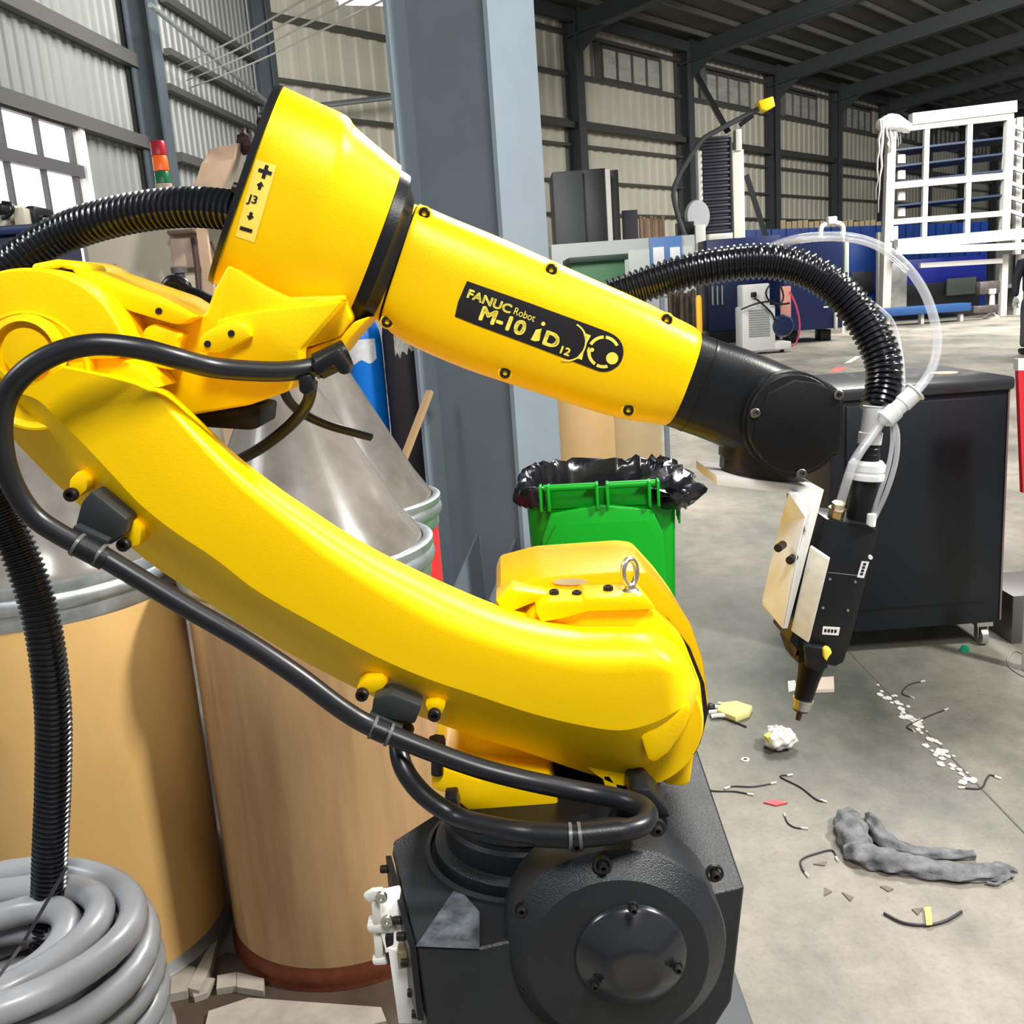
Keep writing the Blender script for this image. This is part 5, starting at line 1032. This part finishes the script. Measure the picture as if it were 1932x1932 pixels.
for k in range(18): bx('board', 1474+k*10.5, 1483+k*10.5, 415+((k*7) % 4), 34, .1, mat('tan_timber', (.42, .33, .20), .7), t, bev=0)
# white pipe frame over the blue machine
t = T('pipe_frame', 1570, 24, 'small white pipe frame standing on the navy machine', 'frame'); mb = MB(); P_ = [W(1548, 446, 24), W(1549, 432, 24), W(1556, 424, 24), W(1580, 421, 24), W(1590, 428, 24), W(1590, 444, 24)]; mb.tube(P_, .06, 10, 4); mb.build('pipe', WHT, t)
mb = MB(); mb.box(W(1569, 416, 24), (.22, .2, .18), None, .03); mb.build('valve', WHT, t); mb = MB(); a = W(1549, 446, 24); mb.cyl((a.x, a.y, 0), a, .05, 8); a = W(1590, 444, 24); mb.cyl((a.x, a.y, 0), a, .05, 8); mb.build('legs', WHT, t)
# white chiller cart
Yh = 15.6
t = T('chiller_unit', 1440, Yh, 'white wheeled chiller unit with a vent grille and dark hoses', 'machine')
za = G(1440, 668, 0).y; Yh = za
CHW = mat('chiller_white', (.62, .62, .60), .45)
bx('body', 1398, 1462, 578, Yh, .55, CHW, t, z0=.06, bev=.03); bx('upper_body', 1400, 1452, 536, Yh+.05, .45, CHW, t, ybot=580, bev=.03); bx('pink_panel', 1474, 1492, 540, Yh+.35, .1, mat('salmon_panel', (.75, .35, .28), .5), t, ybot=600)
for k in range(12): bx('grille_slat', 1411, 1451, 584+k*4.4, Yh-.02, .03, mat('grille_grey', (.28, .30, .29), .5), t, ybot=584+k*4.4+2.2, bev=0)
bx('tray', 1460, 1492, 645, Yh-.0, .5, CHW, t, z0=.06, bev=.02); mb = MB(); c = W(1478, 615, Yh-.02); mb.lathe(c+Vector((0, .1, 0)), (0, -1, 0), [(.20, 0), (.22, .05), (.18, .14), (.0, .15)], 24); mb.build('pump', mat('pump_blue_black', (.01, .03, .12), .35, noise=.8, nscale=14, col2=(.004, .004, .006)), t)
mb = MB(); mb.box(W(1422, 556, Yh-.02), (.11, .06, .10), None, .02); mb.build('socket', BLK, t)
for k, pl in enumerate(([(1452, 538), (1445, 552), (1452, 568), (1470, 574), (1490, 572)], [(1424, 562), (1440, 575), (1455, 590), (1462, 604)], [(1398, 584), (1430, 572), (1460, 568)], [(1472, 536), (1478, 560), (1470, 580)])):
    mb = MB(); mb.tube([W(x, y, Yh-.1) for x, y in pl], .018, 8, 5); mb.build('hose', BLK, t)
for x in (1405, 1475): mb = MB(); p = W(x, 660, Yh+.1); mb.cyl((p.x-.03, p.y, .05), (p.x+.03, p.y, .05), .05, 14); mb.build('wheel', BLK, t)
mb = MB(); mb.tube([W(1490, 550, Yh+.3), W(1503, 580, Yh+.3), W(1509, 615, Yh+.3), W(1503, 645, Yh+.3), W(1490, 655, Yh+.3)], .018, 8, 5); tag(mb.build('pink_hose', mat('pink_hose', (.62, .06, .14), .4), None), 'thin pink hose hanging right of the white chiller', 'hose')
# white rack with blue shelves
Yr = 26.5
t = T('storage_rack', 1790, Yr, 'tall white steel rack with blue shelves at the right', 'rack')
def PX(x, y, Y=Yr): return W(x, y, Y)
def post(x0, y0, x1, y1, w, Y=Yr, nm='post', m=mat('rack_white', (.46, .45, .42), .5), h=None, dz=0): mb = MB(); mb.bar(PX(x0, y0, Y), PX(x1, y1, Y), w*1.27, (h or w)*1.27, up=(0, -1, 0)); mb.build(nm, m, t, 0)
pw = .15
def RK(x, Yo=0): return Yr+Yo
post(1681, 240, 1669, 603, .17); post(1748, 240, 1742, 470, .10); post(1829, 232, 1823, 466, .10); post(1905, 225, 1893, 462, .16)
post(1675, 245, 1910, 219, .14, nm='beam'); post(1672, 352, 1907, 331, .13, nm='beam'); post(1672, 420, 1900, 402, .11, nm='beam'); post(1690, 282-42, 1808, 236, .05, nm='beam')
post(1718, 226, 1914, 202, .22, nm='top_panel', h=.22); 
dpv = Vector((.9, 1.6, 0))
for (y0, y1) in ((281, 258), (312, 288), (342, 320), (386, 366), (413, 400)):
    a, b = PX(1690, y0), PX(1892, y1); mb = MB(); mb.prism([a, b, b+dpv*.8+Vector((0, 0, 0)), a+dpv*.8], (0, 0, -.05)); mb.build('shelf', mat('shelf_blue', (.02, .03, .06), .4), t, 0)
for x, ya, yb_ in ((1922, 222, 480),): post(x, ya, x-4, yb_, .13, Yr+.6)
for y in (236, 258, 285, 315, 345, 372, 398): post(1906, y, 1930, y+9, .07, Yr+.3, 'side_rail')
post(1660, 438, 1660, 602, .12, Yr+.3)
post(1690, 462, 1940, 440, .22, Yr-.3, 'base_beam', h=.22); post(1688, 474, 1940, 464, .14, Yr-.4, 'base_beam', h=.18); post(1735, 501, 1890, 492, .10, Yr-.2, 'base_beam')
bx('control_box', 1680, 1694, 427, Yr-.15, .3, WHP, t, ybot=455, bev=.02)
for x in (1698, 1703): 
    for y in (300, 330, 370, 400): mb = MB(); mb.cyl(PX(x, y-8, Yr+.2), PX(x, y+8, Yr+.2), .07, 12); mb.build('actuator', WHT, t)
for x in (1895, 1925): p = PX(x, 480, Yr); mb = MB(); mb.bar(Vector((p.x, p.y, 0)), p, .16, .16); mb.build('leg', WHT, t, 0)
# plastic wrap hanging from the rack
WRAP = mat('plastic_wrap', (.62, .62, .60), .3, alpha=.75, bump=1, bscale=6)
wr_ = thing('plastic_wrap', W(1670, 240, Yr-.3), 'torn translucent plastic wrap hanging off the rack top left corner', 'wrap')
random.seed(8)
for k in range(7):
    x0 = 1658+k*5.5; L_ = (150, 175, 60, 60, 40, 50, 45)[k]; mb = MB(); rings = []
    for i in range(9):
        u = i/8; x = x0-(6*u if k < 2 else -8*u)+random.uniform(-2, 2); y = 226+L_*u; w = 7*(1-.8*u); p = W(x, y, Yr-.3+.06*k); q = W(x+w, y, Yr-.3+.06*k+.05); r_ = W(x+w*.5, y, Yr-.42+.06*k); rings.append([p, r_, q, (p+q)/2+Vector((0, .05, 0))])
    mb.ringloft(rings); mb.build('strip', WRAP, wr_, 60)
mb = MB(); rings = []
for i in range(8):
    u = i/7; x = 1656+60*u; c = W(x, 236-8*math.sin(PI*u)+5*u, Yr-.1); r_ = .10+.10*math.sin(PI*(u*.9+.05)); rings.append([c+Vector((.02*math.sin(j*2+i), math.cos(2*PI*j/12)*r_*1.2, math.sin(2*PI*j/12)*r_*(1+.2*math.sin(j*3+i)))) for j in range(12)])
mb.ringloft(rings); mb.build('crumpled_top', WRAP, wr_, 60)
# gantry machine under the rack
t = T('gantry_machine', 1780, 27.5, 'bright blue and black machine under the white rack', 'machine')
bx('blue_body', 1690, 1860, 486, 27.6, 1.0, mat('royal_blue', (.008, .016, .22), .4), t, z0=.45); bx('black_front', 1712, 1850, 532, 27.5, .09, mat('black_panel', (0, 0, 0), .4), t, z0=.3); bx('grey_cover', 1788, 1843, 524, 27.35, .1, mat('smoky_cover', (.10, .12, .10), .3), t, ybot=556)
bx('wrapped_cabinet', 1678, 1712, 496, 27.2, .35, mat('wrapped_grey', (.45, .45, .44), .3, noise=.3, nscale=6, bump=1, bscale=10), t, z0=.3)
t = T('blue_platform', 1750, 20.0, 'low blue loading platform on the floor below the rack', 'platform'); Yp_ = 25.2
bx('deck', 1665, 1835, 577, Yp_, .6, mat('platform_blue', (.02, .07, .20), .45), t, ybot=592); 
for x in (1675, 1740, 1815): bx('foot', x, x+6, 592, Yp_+.1, .2, WHT, t)
t = T('jack_stand', 1872, 25.6, 'white jack stand on the floor right of the blue platform', 'stand')
c = W(1872, 560, 25.6); mb = MB(); zt = W(1872, 545, 25.6).z; mb.lathe((c.x, c.y, 0), (0, 0, 1), [(.20, 0), (.20, .04), (.08, .12), (.06, zt-.15), (.09, zt-.12), (.09, zt)], 16); mb.build('column', WHT, t, 40)
bx('arm', 1840, 1888, 590-14, 25.3, .2, mat('dirty_steel', (.14, .12, .11), .5, .4, noise=.5, nscale=10), t, ybot=590, bev=.03); bx('motor', 1850, 1890, 530, 26.0, .3, mat('dirty_steel', (.14, .12, .11), .5), t, ybot=555, bev=.05)
# red-white floor marking
for px, m, lb in (([(1592, 686), (1606, 684), (1625, 672), (1614, 672)], WHP, 'white dash painted on the floor left of the hose'), ([(1566, 701), (1588, 700), (1600, 692), (1574, 694)], mat('faded_red', (.65, .16, .14), .6), 'faded red dash painted on the floor by the wrist')):
    flat('floor_dash', px, .0012, m, lb, 'marking')
# wall patches bright near the far floor
# person at the right edge
def skin(name, chains, m, parent, sub=1):
    me = bpy.data.meshes.new(name); V = []; Ed = []; Rd = []
    key = {}
    for ch in chains:
        prev = None
        for p, r in ch:
            k = tuple(round(c, 4) for c in p)
            if k not in key: key[k] = len(V); V.append(p); Rd.append(r)
            if prev is not None: Ed.append((prev, key[k]))
            prev = key[k]
    me.from_pydata(V, Ed, []); o = bpy.data.objects.new(name, me); C.objects.link(o)
    o.modifiers.new('skin', 'SKIN'); 
    for i, r in enumerate(Rd): me.skin_vertices[0].data[i].radius = (r if isinstance(r, tuple) else (r, r))
    me.skin_vertices[0].data[0].use_root = True
    s_ = o.modifiers.new('sub', 'SUBSURF'); s_.levels = sub; s_.render_levels = sub
    bpy.context.view_layer.update(); ev = o.evaluated_get(bpy.context.evaluated_depsgraph_get()); nm = bpy.data.meshes.new_from_object(ev)
    o.modifiers.clear(); o.data = nm; nm.materials.clear(); nm.materials.append(m); nm.polygons.foreach_set('use_smooth', [True]*len(nm.polygons))
    if parent: setpar(o, parent)
    return o
pp_ = G(1932, 668, 0); PX0, PY0 = pp_.x+.10, pp_.y
PER = thing('person', (PX0, PY0, 0), 'person in dark jacket and grey trousers standing at the right edge, hand gloved', 'person')
v = lambda x, y, z: (PX0+x, PY0+y, z)
SKN = mat('skin', (.55, .34, .24), .5); JKT = mat('dark_jacket', (.012, .014, .022), .8); TRS = mat('grey_trousers', (.05, .05, .06), .8); GLV = mat('grey_glove', (.35, .35, .34), .8)
skin('body', [[(v(0, 0, .95), (.15, .11)), (v(0, 0, 1.15), (.15, .10)), (v(0, 0, 1.38), (.18, .11)), (v(0, 0, 1.46), .07), (v(0, -.01, 1.54), .055), (v(0, -.02, 1.60), (.075, .085)), (v(0, -.02, 1.70), (.08, .095)), (v(0, -.01, 1.76), .05)]], SKN, PER, 2)
skin('jacket', [[(v(0, 0, .88), (.18, .13)), (v(0, 0, 1.05), (.17, .12)), (v(0, 0, 1.25), (.18, .13)), (v(0, 0, 1.40), (.17, .12)), (v(0, 0, 1.48), .075)], [(v(0, 0, 1.40), (.17, .12)), (v(-.20, 0, 1.38), .08), (v(-.27, .0, 1.12), .065), (v(-.30, -.05, .88), .05)], [(v(0, 0, 1.40), (.17, .12)), (v(.20, 0, 1.38), .08), (v(.27, 0, 1.12), .065), (v(.28, -.06, .88), .05)]], JKT, PER, 2)
skin('trousers', [[(v(0, 0, .92), (.16, .12)), (v(0, 0, .82), (.15, .11)), (v(-.10, 0, .70), .09), (v(-.11, -.01, .46), .068), (v(-.12, 0, .10), .055)], [(v(0, 0, .82), (.15, .11)), (v(.10, 0, .70), .09), (v(.11, .03, .46), .068), (v(.12, .06, .10), .055)]], TRS, PER, 2)
for sx, y in ((-1, 0), (1, .06)):
    mb = MB(); mb.box((PX0+sx*.12, PY0+y-.05, .05), (.10, .27, .09), 0, .035); mb.build('shoe', BLK, PER, 60)
    hx = -.305 if sx < 0 else .285
    skin('glove', [[(v(hx, -.055, .88), .04), (v(hx-.005*sx, -.06, .82), (.045, .028)), (v(hx-.01*sx, -.075, .76), .013), (v(hx-.015*sx, -.09, .71), .010)]]+[[(v(hx-.005*sx, -.06, .82), (.045, .028)), (v(hx+d, -.07, .76), .013), (v(hx+d*1.1, -.085, .715), .010)] for d in (-.03, .02, .035)]+[[(v(hx-.005*sx, -.06, .82), (.045, .028)), (v(hx-.03*sx, -.10, .81), .014), (v(hx-.035*sx, -.12, .78), .011)]], GLV, PER, 2)
for sx in (-1, 1):
    mb = MB(); mb.lathe((PX0+sx*.032, PY0-.108, 1.675), (0, -1, 0), [(.012, 0), (.008, .006), (0, .008)], 10); mb.build('eye', INK, PER)
    mb = MB(); mb.lathe((PX0+sx*.082, PY0-.01, 1.665), (sx, 0, 0), [(.025, 0), (.02, .012), (0, .014)], 10); mb.build('ear', SKN, PER)
mb = MB(); mb.lathe((PX0, PY0-.10, 1.66), (0, -1, -.3), [(.016, 0), (.010, .02), (0, .026)], 10); mb.build('nose', SKN, PER)
mb = MB(); mb.box((PX0, PY0-.108, 1.615), (.045, .01, .01), 0, .003); mb.build('mouth', mat('lips', (.35, .14, .12), .5), PER)
mb = MB(); mb.lathe((PX0, PY0, 1.68), (0, .1, 1), [(.098, 0), (.105, .03), (.095, .075), (.06, .11), (0, .12)], 24); mb.build('hair', INK, PER, 60)

# ================================================================== LEFT BACKGROUND
# signal tower
Ys = 6.2
p = W(306, 330, Ys); t = thing('signal_tower', (p.x, p.y, 0), 'red, orange and green signal lamp tower on a pale post', 'lamp')
r_ = .045
for y0, y1, m, nm in ((266, 292, mat('lamp_red', (.60, .03, .05), .3), 'red_lamp'), (294, 322, mat('lamp_orange', (1, .16, .02), .3, emit=.25), 'orange_lamp'), (324, 346, mat('lamp_green', (.02, .20, .09), .3), 'green_lamp')):
    mb = MB(); z1 = W(306, y0, Ys).z; z0 = W(308, y1, Ys).z; mb.lathe((p.x, p.y, z0), (0, 0, 1), [(r_, 0), (r_, z1-z0-.006), (r_*.9, z1-z0)], 24); mb.build(nm, m, t, 40)
mb = MB(); z0 = W(308, 347, Ys).z; mb.lathe((p.x, p.y, 0), (0, 0, 1), [(.03, 0), (.03, z0-.10), (.05, z0-.09), (.05, z0)], 20); mb.build('post', CREAM, t, 40)
# cream machine body with pipes, tall plywood crate
Yc = 5.6
t = T('cream_machine', 330, Yc, 'cream painted machine housing behind the robot elbow', 'machine')
bx('body', 168, 520, 405, Yc, .4, CREAM, t)
bx('side_cover', 326, 384, 434, Yc-.08, .09, mat('pink_cream', (.62, .46, .36), .5), t, ybot=505); bx('ledge', 322, 374, 432, Yc-.14, .16, mat('dark_ledge', (.22, .15, .11), .5), t, ybot=441)
for pl, rr_, m in (([(364, 448), (372, 500), (378, 590)], .016, 'dark_pipe'), ([(398, 455), (415, 500)], .008, 'dark_pipe')):
    mb = MB(); mb.tube([W(x, y, Yc-.12) for x, y in pl], rr_, 8, 2); mb.build('pipe', mat('dark_pipe', (.10, .06, .05), .5), t)
for x, yt, w_ in ((205, 497, 29), (342, 502, 22)):
    p = W(x, 540, Yc-.35); r = rpx(x, 540, Yc-.35, w_/2); zt = W(x, yt, Yc-.35).z
    tt = thing('steel_bollard', (p.x, p.y, 0), 'dark flanged steel spool behind the elbow, %s' % ('under the left of the cream machine' if x < 300 else 'just left of the robot bell housing'), 'spool')
    mb = MB(); mb.lathe((p.x, p.y, 0), (0, 0, 1), [(r*.9, 0), (r*.85, zt-.03)], 24); mb.build('drum', mat('dark_spool', (.07, .08, .09), .45), tt, 40)
    mb = MB(); mb.lathe((p.x, p.y, zt-.035), (0, 0, 1), [(r*1.35, 0), (r*1.35, .03), (0, .035)], 24); mb.build('flange', mat('dark_flange', (.12, .12, .11), .45), tt, 40)
t = T('plywood_chute', 420, 5.2, 'slanted plywood hood leaning above the hose behind the robot', 'plywood')
mb = MB(); mb.prism([W(362, 358, 5.2), W(380, 310, 5.2), W(398, 280, 5.3), (W(448, 270, 5.3)), W(440, 300, 5.25), W(415, 362, 5.2), W(405, 420, 5.2), W(352, 420, 5.2)], (0, .05, 0), .004); mb.build('front_board', PLY, t, 25)
mb = MB(); mb.prism([W(449, 270, 5.3), W(462, 272, 5.5), W(440, 420, 5.5), W(407, 420, 5.25)], (0, .03, 0)); mb.build('side_board', mat('ply_edge', (.42, .36, .28), .6), t, 25)
mb = MB(); mb.prism([W(352, 418, 5.2), W(440, 418, 5.2), W(440, 430, 5.2), W(352, 430, 5.2)], (0, .05, 0)); p = W(380, 425, 5.24); mb = MB(); mb.box((p.x, p.y, p.z/2), (.05, .04, p.z)); mb.build('support', PLY, t, 0)
lump('dark_bracket', W(470, 292, 5.4)*1, (.05, .05, .06), mat('rusty_brown', (.05, .02, .018), .6), 'dark rusty fitting beside the plywood hood', 'fitting', 3, 20, 10)
# hooked black strap behind the elbow
mb = MB(); mb.tube([W(x, y, 1.16) for x, y in ((300, 575), (318, 540), (328, 533), (345, 538), (352, 552), (375, 560), (395, 570), (420, 580), (450, 585))], .009, 10, 5); mb.build('rear_cable', RUB, ROB, 60)
# drill machine on blue bench at far left
Yd = 4.4
t = T('blue_bench', 30, Yd, 'dark blue bench at the left edge under the small machine', 'bench'); bx('top', -140, 86, 428, Yd, .5, mat('bench_blue', (.012, .025, .085), .4), t, ybot=446); bx('body', -130, 80, 446, Yd+.03, .45, mat('bench_body', (.006, .010, .035), .5), t)
t = T('bench_machine', 40, Yd, 'small grey and black machine on the blue bench by the window', 'machine'); zt = W(30, 428, Yd).z
def onb(name, x0, x1, y0, m, Y, dep=.2, b=.01): bx(name, x0, x1, y0, Y, dep, m, t, z0=zt+.004, bev=b)
onb('housing', -20, 36, 383, CREAM, Yd+.12, .22, .02); onb('front_box', 40, 62, 390, mat('beige_box', (.5, .46, .36), .5), Yd+.08, .15); onb('motor', 60, 84, 386, BLK, Yd+.14, .2, .02); onb('cover', 80, 98, 404, BLK, Yd+.16, .18, .03)
mb = MB(); mb.tube([W(x, y, Yd+.06) for x, y in ((4, 382), (20, 385), (24, 398), (12, 410), (4, 412))], .008, 8, 5); mb.build('hose', BLK, t)
mb = MB(); mb.box(W(7, 395, Yd+.08), (.05, .04, .05), None, .01); mb.build('knob', BLK, t)
